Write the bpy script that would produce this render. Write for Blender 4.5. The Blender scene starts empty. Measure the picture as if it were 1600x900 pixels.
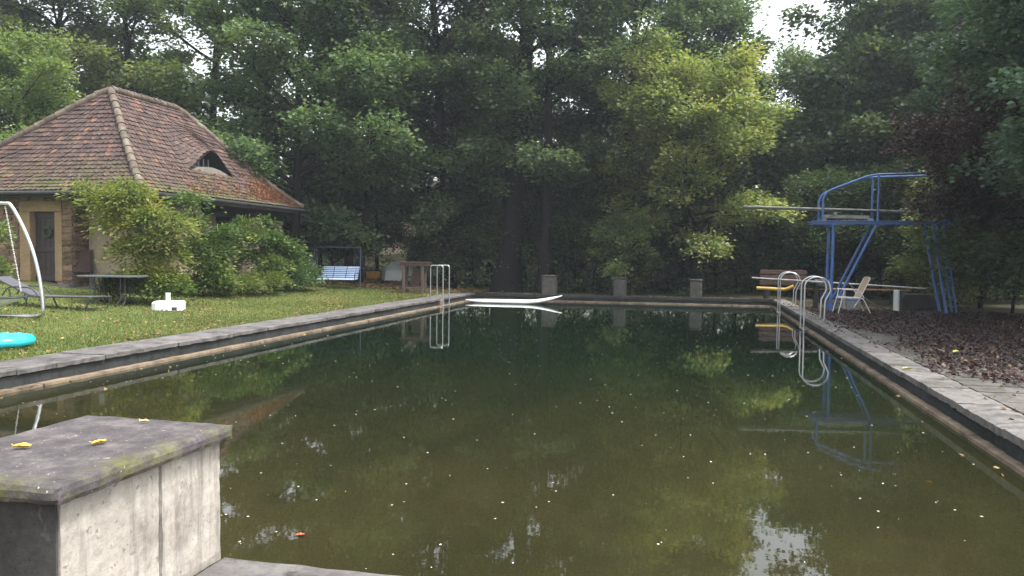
import bpy, math, random
import numpy as np
from math import sin, cos, pi, radians, sqrt
from mathutils import Vector, Matrix

# ------------------------------------------------------------------ camera, world, sun, exposure
scene = bpy.context.scene
FPX, CAM_H = 1246.0, 1.6
CAMR = Matrix.Rotation(radians(12.93), 3, 'Z') @ Matrix.Rotation(radians(90 - 2.44), 3, 'X') @ Matrix.Rotation(radians(.63), 3, 'Z')
cd = bpy.data.cameras.new('camera'); cam = bpy.data.objects.new('camera', cd); scene.collection.objects.link(cam)
cam.matrix_world = Matrix.Translation((0, 0, CAM_H)) @ CAMR.to_4x4()
cd.sensor_width = 36; cd.lens = FPX / 1600 * 36; cd.clip_start = .05; cd.clip_end = 2000
scene.camera = cam

SUN_AZ, SUN_EL = 100, 62
world = bpy.data.worlds.new('World'); scene.world = world; world.use_nodes = True
nt = world.node_tree; nt.nodes.clear()
sky = nt.nodes.new('ShaderNodeTexSky'); sky.sky_type = 'NISHITA'; sky.sun_disc = False
sky.sun_elevation = radians(SUN_EL); sky.sun_rotation = radians(SUN_AZ)
sky.air_density = 1.5; sky.dust_density = 4.0
hsv = nt.nodes.new('ShaderNodeHueSaturation'); hsv.inputs['Saturation'].default_value = .3
hsv.inputs['Value'].default_value = 1.0
bg = nt.nodes.new('ShaderNodeBackground'); bg.inputs[1].default_value = .15
wo = nt.nodes.new('ShaderNodeOutputWorld')
nt.links.new(sky.outputs[0], hsv.inputs['Color']); nt.links.new(hsv.outputs[0], bg.inputs[0]); nt.links.new(bg.outputs[0], wo.inputs[0])
sd = bpy.data.lights.new('sun', 'SUN'); sd.energy = 1.5; sd.angle = radians(14); sd.color = (1, .98, .95)
so = bpy.data.objects.new('sun', sd); scene.collection.objects.link(so)
sv = Vector((sin(radians(SUN_AZ)) * cos(radians(SUN_EL)), cos(radians(SUN_AZ)) * cos(radians(SUN_EL)), sin(radians(SUN_EL))))
so.rotation_euler = sv.to_track_quat('Z', 'Y').to_euler()
scene.view_settings.view_transform = 'Standard'; scene.view_settings.look = 'None'
scene.view_settings.exposure = 1.7; scene.view_settings.gamma = 1
scene.view_settings.use_curve_mapping = False
scene.render.engine = 'CYCLES'
scene.cycles.max_bounces = 8; scene.cycles.transparent_max_bounces = 8

# ------------------------------------------------------------------ helpers
rng = np.random.default_rng(7)
random.seed(7)
C = scene.collection
WATER = -.28
XL, XR, YF, YN = -8.75, 2.87, 31.45, 3.68        # pool edges (inner faces of the coping)

def height(x, y):
    d = np.minimum(np.maximum(0, -9.75 - x), 10.)
    z = .02 * d + .005 * d * d
    z = z + np.maximum(0, y - 42) * .05 + np.maximum(0, x - 11) * .03
    return z
def ray(px, py): return CAMR @ Vector(((px - 800) / FPX, -(py - 450) / FPX, -1))
def G(px, py, z=0.):
    d = ray(px, py); t = (z - CAM_H) / d.z; return Vector((d.x * t, d.y * t, z))
def GL(px, py):
    z = 0
    for _ in range(30):
        p = G(px, py, z); z = .5 * z + .5 * float(height(p.x, p.y))
    return G(px, py, z)
def D(px, py, dep): return Vector((0, 0, CAM_H)) + ray(px, py) * dep
def PY(px, py, Y):
    d = ray(px, py); t = Y / d.y; return Vector((d.x * t, Y, CAM_H + d.z * t))
def PX(px, py, X):
    d = ray(px, py); t = X / d.x; return Vector((X, d.y * t, CAM_H + d.z * t))

def tag(o, label=None, cat=None, group=None, kind=None):
    if label: o['label'] = label
    if cat: o['category'] = cat
    if group: o['group'] = group
    if kind: o['kind'] = kind
    return o
def empty(name, loc=(0, 0, 0), rz=0., label=None, cat=None, group=None):
    o = bpy.data.objects.new(name, None); C.objects.link(o); o.location = loc; o.rotation_euler = (0, 0, rz)
    o.empty_display_size = .1
    return tag(o, label, cat, group)
def copy_tree(o, loc, rz=0., sc=1., label=None, group=None, parent=None):
    c = o.copy(); C.objects.link(c)
    c.location = loc; c.rotation_euler = (0, 0, rz); c.scale = (sc, sc, sc) if not isinstance(sc, tuple) else sc
    if label: c['label'] = label
    if group: c['group'] = group
    for ch in o.children:
        k = ch.copy(); C.objects.link(k); k.parent = c
        for g in ch.children:
            q = g.copy(); C.objects.link(q); q.parent = k
    return c

class MB:
    def __init__(s): s.v = []; s.f = []; s.sm = []
    def add(s, vs, fs, smooth=False):
        n = len(s.v); s.v += [tuple(v) for v in vs]; s.f += [tuple(i + n for i in f) for f in fs]; s.sm += [smooth] * len(fs); return s
    def box(s, x0, x1, y0, y1, z0, z1, M=None, bev=0.):
        if bev > 0:
            b = min(bev, (x1 - x0) / 3, (y1 - y0) / 3, (z1 - z0) / 3); vs = []
            # chamfered box: 24 vertices
            idx = {}
            for sx in (0, 1):
                for sy in (0, 1):
                    for sz in (0, 1):
                        X = (x0, x1)[sx]; Y = (y0, y1)[sy]; Z = (z0, z1)[sz]
                        dx = b * (1, -1)[sx]; dy = b * (1, -1)[sy]; dz = b * (1, -1)[sz]
                        idx[sx, sy, sz, 'x'] = len(vs); vs.append((X, Y + dy, Z + dz))
                        idx[sx, sy, sz, 'y'] = len(vs); vs.append((X + dx, Y, Z + dz))
                        idx[sx, sy, sz, 'z'] = len(vs); vs.append((X + dx, Y + dy, Z))
            fs = []
            I = lambda a, b_, c, k: idx[a, b_, c, k]
            q = [(0, 0), (1, 0), (1, 1), (0, 1)]
            for k in (0, 1):
                fx = [I(k, a, b_, 'x') for a, b_ in q]; fy = [I(a, k, b_, 'y') for a, b_ in q]; fz = [I(a, b_, k, 'z') for a, b_ in q]
                fs += [fx if k else fx[::-1], fy[::-1] if k else fy, fz if k else fz[::-1]]
            for a in (0, 1):
                for b_ in (0, 1):
                    fs.append([I(a, b_, 0, 'x'), I(a, b_, 1, 'x'), I(a, b_, 1, 'y'), I(a, b_, 0, 'y')])
                    fs.append([I(a, 0, b_, 'x'), I(a, 1, b_, 'x'), I(a, 1, b_, 'z'), I(a, 0, b_, 'z')])
                    fs.append([I(0, a, b_, 'y'), I(1, a, b_, 'y'), I(1, a, b_, 'z'), I(0, a, b_, 'z')])
                    for c in (0, 1): fs.append([I(a, b_, c, 'x'), I(a, b_, c, 'y'), I(a, b_, c, 'z')])
        else:
            vs = [(x, y, z) for x in (x0, x1) for y in (y0, y1) for z in (z0, z1)]
            fs = [(0, 1, 3, 2), (4, 6, 7, 5), (0, 4, 5, 1), (2, 3, 7, 6), (0, 2, 6, 4), (1, 5, 7, 3)]
        if M is not None: vs = [M @ Vector(v) for v in vs]
        return s.add(vs, fs)
    def beam(s, a, b, w, h, up=(0, 0, 1), bev=0.):
        a = Vector(a); b = Vector(b); d = b - a; L = d.length; x = d.normalized(); u = Vector(up)
        if abs(x.dot(u)) > .98: u = Vector((0, 1, 0))
        y = u.cross(x).normalized(); z = x.cross(y)
        M = Matrix((x, y, z)).transposed().to_4x4(); M.translation = a
        return s.box(0, L, -w / 2, w / 2, -h / 2, h / 2, M, bev)
    def tube(s, pts, r, n=8, closed=False, caps=True):
        pts = [Vector(p) for p in pts]; m = len(pts)
        rs = r if isinstance(r, (list, tuple)) else [r] * m
        vs = []; prev = None
        for i, p in enumerate(pts):
            if closed: t = pts[(i + 1) % m] - pts[i - 1]
            else: t = pts[min(i + 1, m - 1)] - pts[max(i - 1, 0)]
            t = t.normalized() if t.length > 1e-9 else Vector((0, 0, 1))
            if prev is None:
                a = Vector((0, 0, 1)) if abs(t.z) < .9 else Vector((1, 0, 0)); prev = a.cross(t).normalized()
            u = (prev - t * prev.dot(t)).normalized(); prev = u; w = t.cross(u)
            for k in range(n):
                an = 2 * pi * k / n; vs.append(p + (u * cos(an) + w * sin(an)) * rs[i])
        fs = []
        for i in range(m if closed else m - 1):
            j = (i + 1) % m
            for k in range(n): fs.append((i * n + k, i * n + (k + 1) % n, j * n + (k + 1) % n, j * n + k))
        s.add(vs, fs, True)
        if caps and not closed:
            s.add(vs[:n], [tuple(range(n))[::-1]]); s.add(vs[-n:], [tuple(range(n))])
        return s
    def lathe(s, prof, n=24, c=(0, 0, 0)):
        vs = [(c[0] + r * cos(2 * pi * k / n), c[1] + r * sin(2 * pi * k / n), c[2] + z) for r, z in prof for k in range(n)]
        fs = [(i * n + k, i * n + (k + 1) % n, (i + 1) * n + (k + 1) % n, (i + 1) * n + k) for i in range(len(prof) - 1) for k in range(n)]
        s.add(vs, fs, True)
        return s
    def build(s, name, m, parent=None, weld=False):
        me = bpy.data.meshes.new(name); me.from_pydata(s.v, [], s.f)
        me.polygons.foreach_set('use_smooth', s.sm); me.materials.append(m); me.update()
        o = bpy.data.objects.new(name, me); C.objects.link(o)
        if parent is not None: o.parent = parent
        return o

def smooth_path(pts, n=6):
    """Catmull-Rom through pts"""
    P = [Vector(p) for p in pts]; P = [P[0] * 2 - P[1]] + P + [P[-1] * 2 - P[-2]]; out = []
    for i in range(1, len(P) - 2):
        for k in range(n):
            t = k / n
            out.append(.5 * ((2 * P[i]) + (P[i + 1] - P[i - 1]) * t + (2 * P[i - 1] - 5 * P[i] + 4 * P[i + 1] - P[i + 2]) * t * t + (3 * P[i] - 3 * P[i + 1] + P[i + 2] - P[i - 1]) * t ** 3))
    out.append(P[-2]); return out
def rounded(pts, r, n=5):
    """polyline with filleted corners"""
    P = [Vector(p) for p in pts]; out = [P[0]]
    for i in range(1, len(P) - 1):
        a = (P[i - 1] - P[i]); b = (P[i + 1] - P[i]); q = min(r, a.length / 2, b.length / 2)
        A = P[i] + a.normalized() * q; B = P[i] + b.normalized() * q
        for k in range(n + 1):
            t = k / n; out.append(A * (1 - t) ** 2 + P[i] * 2 * t * (1 - t) + B * t * t)
    out.append(P[-1]); return out

# ------------------------------------------------------------------ materials
def lin(c): return tuple((x / 12.92 if x <= .04045 else ((x + .055) / 1.055) ** 2.4) for x in c)
def M_new(name):
    m = bpy.data.materials.new(name); m.use_nodes = True; m.node_tree.nodes.clear(); return m, m.node_tree
def N(t, kind, **kw):
    n = t.nodes.new(kind)
    for k, v in kw.items():
        if k in n.inputs: n.inputs[k].default_value = v
        else: setattr(n, k, v)
    return n
def noise(t, vec, scale, detail=6, rough=.6, dist=0.):
    n = N(t, 'ShaderNodeTexNoise'); n.inputs['Scale'].default_value = scale; n.inputs['Detail'].default_value = detail
    n.inputs['Roughness'].default_value = rough; n.inputs['Distortion'].default_value = dist
    if vec is not None: t.links.new(vec, n.inputs['Vector'])
    return n.outputs['Fac']
def ramp(t, fac, stops, interp='LINEAR'):
    r = N(t, 'ShaderNodeValToRGB'); r.color_ramp.interpolation = interp; e = r.color_ramp.elements
    while len(e) < len(stops): e.new(.5)
    for el, (p, c) in zip(e, stops):
        el.position = p; el.color = (*c, 1) if len(c) == 3 else c
    t.links.new(fac, r.inputs[0]); return r.outputs[0]
def mixc(t, fac, a, b, mode='MIX'):
    n = N(t, 'ShaderNodeMix', data_type='RGBA', blend_type=mode)
    for i, v in ((0, fac), (6, a), (7, b)):
        if hasattr(v, 'links') or hasattr(v, 'is_linked'): t.links.new(v, n.inputs[i])
        elif i == 0: n.inputs[0].default_value = v
        else: n.inputs[i].default_value = (*v, 1)
    return n.outputs[2]
def mapr(t, v, a, b, c=0., d=1.):
    n = N(t, 'ShaderNodeMapRange'); t.links.new(v, n.inputs[0])
    for i, x in enumerate((a, b, c, d)): n.inputs[i + 1].default_value = x
    return n.outputs[0]
def finish(t, col, rough=.8, bump=None, bstr=.3, bdist=.02, metal=0., spec=.5, coat=0.):
    p = N(t, 'ShaderNodeBsdfPrincipled'); o = N(t, 'ShaderNodeOutputMaterial')
    if hasattr(col, 'is_linked'): t.links.new(col, p.inputs['Base Color'])
    else: p.inputs['Base Color'].default_value = (*col, 1)
    if hasattr(rough, 'is_linked'): t.links.new(rough, p.inputs['Roughness'])
    else: p.inputs['Roughness'].default_value = rough
    p.inputs['Metallic'].default_value = metal; p.inputs['Specular IOR Level'].default_value = spec
    p.inputs['Coat Weight'].default_value = coat
    if bump is not None:
        b = N(t, 'ShaderNodeBump'); b.inputs['Strength'].default_value = bstr; b.inputs['Distance'].default_value = bdist
        t.links.new(bump, b.inputs['Height']); t.links.new(b.outputs[0], p.inputs['Normal'])
    t.links.new(p.outputs[0], o.inputs[0]); return p
def coords(t, obj=True):
    if obj: return N(t, 'ShaderNodeTexCoord').outputs['Object']
    return N(t, 'ShaderNodeNewGeometry').outputs['Position']
def simple(name, c1, c2=None, scale=8., rough=.7, bstr=.2, bdist=.01, metal=0., c3=None, island=0., spec=.5, scale2=None):
    m, t = M_new(name); v = coords(t, False)
    c2 = c2 or tuple(x * .7 for x in c1)
    f = noise(t, v, scale, 8, .65)
    col = ramp(t, f, [(.3, c2), (.7, c1)])
    if c3:
        f2 = noise(t, v, (scale2 or scale * .25), 5, .7, .5); col = mixc(t, mapr(t, f2, .48, .66), col, c3)
    if island:
        r = N(t, 'ShaderNodeNewGeometry').outputs['Random Per Island']
        col = mixc(t, 1., col, ramp(t, r, [(0, (1 - island,) * 3), (1, (1 + island * .6,) * 3)]), 'MULTIPLY')
    finish(t, col, rough, noise(t, v, scale * 5, 6, .7), bstr, bdist, metal, spec); return m

def leafmat(name, cols, trans=.35, patch=.9, rough=.5, objvar=.12):
    """cols: list of base colours (linear) mixed per leaf and per clump"""
    m, t = M_new(name); v = coords(t, True)
    isl = N(t, 'ShaderNodeNewGeometry').outputs['Random Per Island']
    n1 = noise(t, v, patch, 3, .6)
    add = N(t, 'ShaderNodeMath', operation='MULTIPLY_ADD'); t.links.new(isl, add.inputs[0]); add.inputs[1].default_value = .45; 
    sub = mapr(t, n1, .3, .7, 0, .55); t.links.new(sub, add.inputs[2])
    stops = [(i / (len(cols) - 1), c) for i, c in enumerate(cols)]
    col = ramp(t, add.outputs[0], stops)
    orr = N(t, 'ShaderNodeObjectInfo').outputs['Random']
    hs = N(t, 'ShaderNodeHueSaturation'); t.links.new(col, hs.inputs['Color'])
    t.links.new(mapr(t, orr, 0, 1, .5 - objvar * .15, .5 + objvar * .15), hs.inputs['Hue'])
    t.links.new(mapr(t, orr, 0, 1, 1 - objvar, 1 + objvar), hs.inputs['Value'])
    d = N(t, 'ShaderNodeBsdfPrincipled'); d.inputs['Roughness'].default_value = rough; d.inputs['Specular IOR Level'].default_value = .35
    tr = N(t, 'ShaderNodeBsdfTranslucent'); mx = N(t, 'ShaderNodeMixShader'); mx.inputs[0].default_value = trans
    br = mixc(t, 1., hs.outputs[0], (1.25, 1.35, .7), 'MULTIPLY')
    t.links.new(hs.outputs[0], d.inputs['Base Color']); t.links.new(br, tr.inputs[0])
    t.links.new(d.outputs[0], mx.inputs[1]); t.links.new(tr.outputs[0], mx.inputs[2])
    o = N(t, 'ShaderNodeOutputMaterial'); t.links.new(mx.outputs[0], o.inputs[0]); return m

# ------------------------------------------------------------------ leaf and tree builders
def leaf_mesh(name, c, ax, nm, L, W, fold=.0):
    """c centres, ax leaf axes, nm normals (n x 3), L W lengths"""
    n = len(c); ax = ax / np.linalg.norm(ax, axis=1, keepdims=True)
    sd_ = np.cross(nm, ax); sd_ /= np.linalg.norm(sd_, axis=1, keepdims=True) + 1e-9
    nn = np.cross(ax, sd_)
    L = np.broadcast_to(np.asarray(L, float).reshape(-1, 1), (n, 1)); W = np.broadcast_to(np.asarray(W, float).reshape(-1, 1), (n, 1))
    v = np.empty((n, 4, 3))
    v[:, 0] = c - ax * L * .5; v[:, 1] = c + sd_ * W * .5 + nn * L * fold + ax * L * .05
    v[:, 2] = c + ax * L * .5 - nn * L * fold * .6; v[:, 3] = c - sd_ * W * .5 + nn * L * fold + ax * L * .05
    me = bpy.data.meshes.new(name)
    me.vertices.add(4 * n); me.vertices.foreach_set('co', v.astype(np.float32).ravel())
    me.loops.add(4 * n); me.loops.foreach_set('vertex_index', np.arange(4 * n, dtype=np.int32))
    me.polygons.add(n); me.polygons.foreach_set('loop_start', np.arange(0, 4 * n, 4, dtype=np.int32))
    me.polygons.foreach_set('loop_total', np.full(n, 4, dtype=np.int32))
    me.update(calc_edges=True); me.validate(); return me
def link(name, me, m, parent=None):
    me.materials.append(m); o = bpy.data.objects.new(name, me); C.objects.link(o)
    if parent is not None: o.parent = parent
    return o
def sprays(r, pts, out, per, sxy=.4, sz=.2, droop=.15, tilt=.6):
    """leaves scattered in flattish drooping sprays about each point"""
    n = len(pts) * per; P = np.repeat(pts, per, 0); O = np.repeat(out, per, 0)
    a = r.uniform(0, 2 * pi, n); rad = np.sqrt(r.uniform(0, 1, n)) * sxy * np.repeat(r.uniform(.6, 1.4, len(pts)), per) * 1.6
    off = np.stack([np.cos(a) * rad, np.sin(a) * rad, r.normal(0, sz, n) - droop * rad ** 2 / (sxy * 2)], 1)
    ax = off * np.array([1, 1, .3]) + O * .3 + r.normal(0, .25, (n, 3)) * sxy; ax[:, 2] -= .25 * sxy
    nm = r.normal(0, tilt, (n, 3)); nm[:, 2] += 1
    return P + off, ax, nm
def limb(r, a, d, L, seg, wob, rise):
    p = [np.array(a, float)]; d = np.array(d, float)
    for i in range(seg):
        d = d + r.normal(0, wob, 3); d[2] += rise; d /= np.linalg.norm(d)
        p.append(p[-1] + d * L / seg)
    return p
def make_tree(name, seed, H, base, R, r0, nleaf, leaf=(.17, .12), mat=None, bark=None, shape='round', nl=26, forks=1, lean=.0, sxy=.42, low=0, dens=1., loc=(0, 0, 0)):
    """trunk and limbs as one mesh, crown of leaf sprays as another. base = height of first limbs."""
    r = np.random.default_rng(seed); root = empty(name, loc); tb = MB(); tips = []; outs = []
    trunks = []
    for k in range(forks):
        an = r.uniform(0, 2 * pi) + k * 2 * pi / forks
        d = np.array([cos(an) * (.16 * (forks > 1) + lean), sin(an) * (.16 * (forks > 1) + lean), 1.])
        tp = limb(r, (cos(an) * r0 * .6 * (forks > 1), sin(an) * r0 * .6 * (forks > 1), -.3), d, H * .96, 12, .035, .03)
        rr = [r0 * (1.35 if i == 0 else 1) * (1 - .88 * (i / 12) ** .9) / (1 + .25 * (forks > 1)) for i in range(13)]
        tb.tube([Vector(p) for p in tp], rr, 9); trunks.append((np.array(tp), rr))
    for i in range(nl * forks):
        tp, rr = trunks[i % forks]
        f = base / H + (1 - base / H) * ((i // forks + r.uniform(0, 1)) / nl) ** .9 * .97
        q = f * 12; j = min(int(q), 11); a = tp[j] + (tp[j + 1] - tp[j]) * (q - j); ra = rr[j]
        u = (f - base / H) / (1 - base / H + 1e-6)
        prof = {'round': sqrt(max(.05, 1 - (1.75 * u - .72) ** 2)) if 1.75 * u - .72 < .98 else .25, 'cone': 1 - .8 * u, 'vase': .5 + .5 * u if u < .8 else .7}[shape]
        L = R * prof * r.uniform(.7, 1.12); an = i * 2.4 + r.uniform(-.5, .5); el = .3 + .75 * u + r.uniform(-.25, .25)
        b = limb(r, a, (cos(an) * cos(el), sin(an) * cos(el), sin(el)), L, 6, .12, -.02)
        rb = max(.025, min(ra * .55, .018 * L + .02)); tb.tube([Vector(p) for p in b], [rb * (1 - .8 * k / 6) for k in range(7)], 5, caps=False)
        nb = max(3, int(L * 2.6 * dens))
        for s in range(nb):
            g = .28 + .72 * (s + r.uniform(0, 1)) / nb; k = min(int(g * 6), 5); p = b[k] + (b[k + 1] - b[k]) * (g * 6 - k)
            side = (1 if s % 2 else -1) * r.uniform(.5, 1.2); dx = b[k + 1] - b[k]; dx /= np.linalg.norm(dx)
            dd = np.array([dx[0] * cos(side) - dx[1] * sin(side), dx[0] * sin(side) + dx[1] * cos(side), dx[2] * .5 + r.uniform(-.25, .35)])
            l2 = L * .38 * (1.15 - g * .5) * r.uniform(.6, 1.2); c_ = limb(r, p, dd, l2, 3, .15, -.03)
            tb.tube([Vector(q_) for q_ in c_], [rb * .45, rb * .3, rb * .2, .006], 3, caps=False)
            for w in (1, 2, 3):
                if r.uniform() < .88 - .45 * max(0, u - .4): tips.append(c_[w] + r.normal(0, .12, 3)); outs.append(dd)
        tips.append(b[-1]); outs.append(dx)
    for i in range(low):
        an = r.uniform(0, 2 * pi); rad = R * r.uniform(.2, .9); tips.append(np.array([cos(an) * rad, sin(an) * rad, r.uniform(.3, base + 1)])); outs.append(np.array([cos(an), sin(an), 0.]))
    tips = np.array(tips); outs = np.array(outs)
    per = max(8, int(nleaf / len(tips)))
    c, ax, nm = sprays(r, tips, outs, per, sxy, sxy * .48, .15, .6)
    sz = r.uniform(.7, 1.25, len(c))
    tr = tb.build('trunk', bark, root)
    me = leaf_mesh('crown', c, ax, nm, leaf[0] * sz, leaf[1] * sz, .08)
    link('crown', me, mat, root)
    return root

def foliage(r, lumps, n, leaf=(.14, .07), sxy=.3, per=18, shell=.55, droop=.4):
    """leaf positions for shrubs and climbers: lumps = (centre, (rx, ry, rz))"""
    vol = np.array([l[1][0] * l[1][1] + l[1][0] * l[1][2] + l[1][1] * l[1][2] for l in lumps]); vol = vol / vol.sum()
    cs, axs, nms = [], [], []
    for (c, rad), w in zip(lumps, vol):
        k = max(4, int(n * w / per)); d = r.normal(0, 1, (k, 3)); d /= np.linalg.norm(d, axis=1, keepdims=True)
        d[:, 2] = np.where(d[:, 2] < -.5, -d[:, 2], d[:, 2])
        q = np.array(c) + d * np.array(rad) * r.uniform(shell, 1.1, (k, 1))
        a, b, e = sprays(r, q, d, per, sxy, sxy * .3, droop); cs.append(a); axs.append(b); nms.append(e + np.repeat(d, per, 0) * .5)
    c = np.concatenate(cs); ax = np.concatenate(axs); nm = np.concatenate(nms); s = r.uniform(.7, 1.3, len(c))
    return c, ax, nm, leaf[0] * s, leaf[1] * s
def shrub(name, label, cat, lumps, n, mat, bark, seed, leaf=(.14, .07), sxy=.3, stems=6, base=None, group=None, droop=.4, per=18, part='foliage'):
    r = np.random.default_rng(seed)
    cz = min(l[0][2] - l[1][2] for l in lumps)
    bx = base if base is not None else Vector((sum(l[0][0] for l in lumps) / len(lumps), sum(l[0][1] for l in lumps) / len(lumps), cz))
    root = empty(name, bx, 0, label, cat, group); sb = MB()
    loc = [((Vector(c) - Vector(bx)), rr) for c, rr in lumps]
    for i in range(stems):
        c, rr = loc[i % len(loc)]; a = Vector((r.normal(0, .12), r.normal(0, .12), -.05))
        e = c + Vector((r.normal(0, .3) * rr[0], r.normal(0, .3) * rr[1], rr[2] * .5)); mid = a.lerp(e, .5) + Vector((r.normal(0, .12), r.normal(0, .12), .1))
        sb.tube(smooth_path([a, a.lerp(mid, .5) + Vector((r.normal(0, .05), r.normal(0, .05), 0)), mid, e], 3), [.035 * (1 - .075 * k) for k in range(10)], 5)
    sb.build('stem', bark, root)
    c, ax, nm, L, W = foliage(r, [(tuple(c), rr) for c, rr in loc], n, leaf, sxy, per, droop=droop)
    link(part, leaf_mesh(part, c, ax, nm, L, W, .08), mat, root)
    return root

MAT = {}
MAT['bark'] = simple('bark', (.022, .019, .017), (.009, .008, .007), 6, .95, .8, .04, spec=.1)
MAT['leaf_dark'] = leafmat('leaf_dark', [(.032, .055, .03), (.06, .098, .048), (.108, .155, .066), (.18, .215, .08)], .35)
MAT['leaf_mid'] = leafmat('leaf_mid', [(.036, .066, .032), (.075, .125, .055), (.135, .19, .075), (.23, .25, .09)], .36)
MAT['leaf_light'] = leafmat('leaf_light', [(.065, .1, .04), (.12, .165, .06), (.19, .23, .08), (.3, .31, .1)], .4)
MAT['leaf_yellow'] = leafmat('leaf_yellow', [(.07, .12, .045), (.15, .21, .07), (.29, .33, .11), (.5, .44, .14)], .38, .7)
MAT['leaf_beech'] = leafmat('leaf_beech', [(.05, .095, .062), (.08, .14, .085), (.125, .19, .11), (.19, .25, .13)], .3, 1.2, .3)
MAT['leaf_copper'] = leafmat('leaf_copper', [(.026, .016, .017), (.046, .025, .024), (.075, .037, .031), (.12, .06, .045)], .2, 1.5, .45)
MAT['leaf_under'] = leafmat('leaf_under', [(.024, .044, .02), (.045, .08, .032), (.08, .12, .045), (.12, .155, .055)], .34)
MAT['leaf_rust'] = leafmat('leaf_rust', [(.07, .03, .025), (.13, .05, .035), (.2, .08, .045), (.22, .16, .05)], .3)
# ================================================================== SETTING
def rough_box(x0, x1, y0, y1, z0, z1, seg=.06, amp=.006, seed=1, edge=.012):
    """subdivided box with worn, chipped edges; returns (verts, faces)"""
    from mathutils import noise as mn
    nx, ny, nz = [max(1, min(40, int(round((b - a) / seg)))) for a, b in ((x0, x1), (y0, y1), (z0, z1))]
    idx = {}; vs = []; fs = []
    def vid(i, j, k):
        if (i, j, k) not in idx:
            p = Vector((x0 + (x1 - x0) * i / nx, y0 + (y1 - y0) * j / ny, z0 + (z1 - z0) * k / nz))
            ne = (i in (0, nx)) + (j in (0, ny)) + (k in (0, nz))
            q = p * 9 + Vector((seed * 3.1, seed, 0)); d = Vector((mn.noise(q), mn.noise(q + Vector((9, 2, 1))), mn.noise(q + Vector((1, 7, 5))))) * amp
            if ne >= 2:
                c = Vector(((x0 + x1) / 2, (y0 + y1) / 2, (z0 + z1) / 2)); s = edge * (.5 + .9 * abs(mn.noise(p * 14 + Vector((seed, 0, 3)))) + .4 * random.random())
                inn = Vector(((-1 if i == nx else 1) if i in (0, nx) else 0, (-1 if j == ny else 1) if j in (0, ny) else 0, (-1 if k == nz else 1) if k in (0, nz) else 0))
                d += inn * s
            idx[i, j, k] = len(vs); vs.append(p + d)
        return idx[i, j, k]
    for i in range(nx):
        for j in range(ny):
            fs.append((vid(i, j, 0), vid(i, j + 1, 0), vid(i + 1, j + 1, 0), vid(i + 1, j, 0)))
            fs.append((vid(i, j, nz), vid(i + 1, j, nz), vid(i + 1, j + 1, nz), vid(i, j + 1, nz)))
    for i in range(nx):
        for k in range(nz):
            fs.append((vid(i, 0, k), vid(i + 1, 0, k), vid(i + 1, 0, k + 1), vid(i, 0, k + 1)))
            fs.append((vid(i, ny, k), vid(i, ny, k + 1), vid(i + 1, ny, k + 1), vid(i + 1, ny, k)))
    for j in range(ny):
        for k in range(nz):
            fs.append((vid(0, j, k), vid(0, j, k + 1), vid(0, j + 1, k + 1), vid(0, j + 1, k)))
            fs.append((vid(nx, j, k), vid(nx, j + 1, k), vid(nx, j + 1, k + 1), vid(nx, j, k + 1)))
    return vs, fs

# ---- ground sheet (cut out where the pool is)
m, t = M_new('ground'); v = coords(t, False)
sep = N(t, 'ShaderNodeSeparateXYZ'); t.links.new(v, sep.inputs[0])
nz_ = noise(t, v, .5, 5, .7); nf = noise(t, v, 14, 6, .7); nm_ = noise(t, v, 2.2, 6, .7)
grass = ramp(t, nf, [(.3, (.05, .075, .02)), (.55, (.11, .14, .04)), (.75, (.19, .2, .07))])
grass = mixc(t, mapr(t, nm_, .5, .75, 0, .55), grass, (.13, .1, .05))
litter = ramp(t, nf, [(.3, (.02, .014, .01)), (.5, (.05, .032, .02)), (.72, (.11, .07, .035))])
litter = mixc(t, mapr(t, nm_, .45, .6), litter, (.02, .035, .014))
def m_add(a, b, op='ADD'):
    n = N(t, 'ShaderNodeMath', operation=op)
    for i, q in enumerate((a, b)):
        if hasattr(q, 'is_linked'): t.links.new(q, n.inputs[i])
        else: n.inputs[i].default_value = q
    return n.outputs[0]
yy = m_add(sep.outputs[1], m_add(nz_, 5., 'MULTIPLY')); gy = mapr(t, yy, 32.8, 34.0, 1, 0)
gx = mapr(t, sep.outputs[0], -9.0, -8.9, 1, 0)
col = mixc(t, m_add(gx, gy, 'MULTIPLY'), litter, grass)
finish(t, col, .95, nf, .7, .04, spec=.15); MAT['ground'] = m
xs = np.unique(np.concatenate([[-400, -200, -120, -80], np.arange(-60, -9.2, 1.2), [-9.25, 3.2], np.arange(4, 14, 1.), np.arange(14, 60, 4), [80, 120, 200, 400]]))
ys = np.unique(np.concatenate([[-400, -200, -80, -40, -20], np.arange(-12, 3, 3.), [3.2], np.arange(4.2, 31.4, 1.2), [31.8], np.arange(33, 60, 1.5), np.arange(60, 130, 6), [150, 250, 400]]))
gv = []; gid = {}
def ghe(x, y):
    z = float(height(x, min(y, 90))) - .03
    if y > 32.5 or x > 8: z += .08 * sin(x * .9 + y * .35) + .06 * sin(y * 1.3 - x * .4) if (y > 33.5 or x > 12) else 0
    return z
for i, x in enumerate(xs):
    for j, y in enumerate(ys): gid[i, j] = len(gv); gv.append((x, y, ghe(x, y)))
gf = [(gid[i, j], gid[i + 1, j], gid[i + 1, j + 1], gid[i, j + 1]) for i in range(len(xs) - 1) for j in range(len(ys) - 1)
      if not (xs[i] >= -9.3 and xs[i + 1] <= 3.21 and ys[j] >= 3.19 and ys[j + 1] <= 31.81)]
g = MB(); g.add(gv, gf, True); tag(g.build('ground', MAT['ground']), kind='structure')

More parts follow.
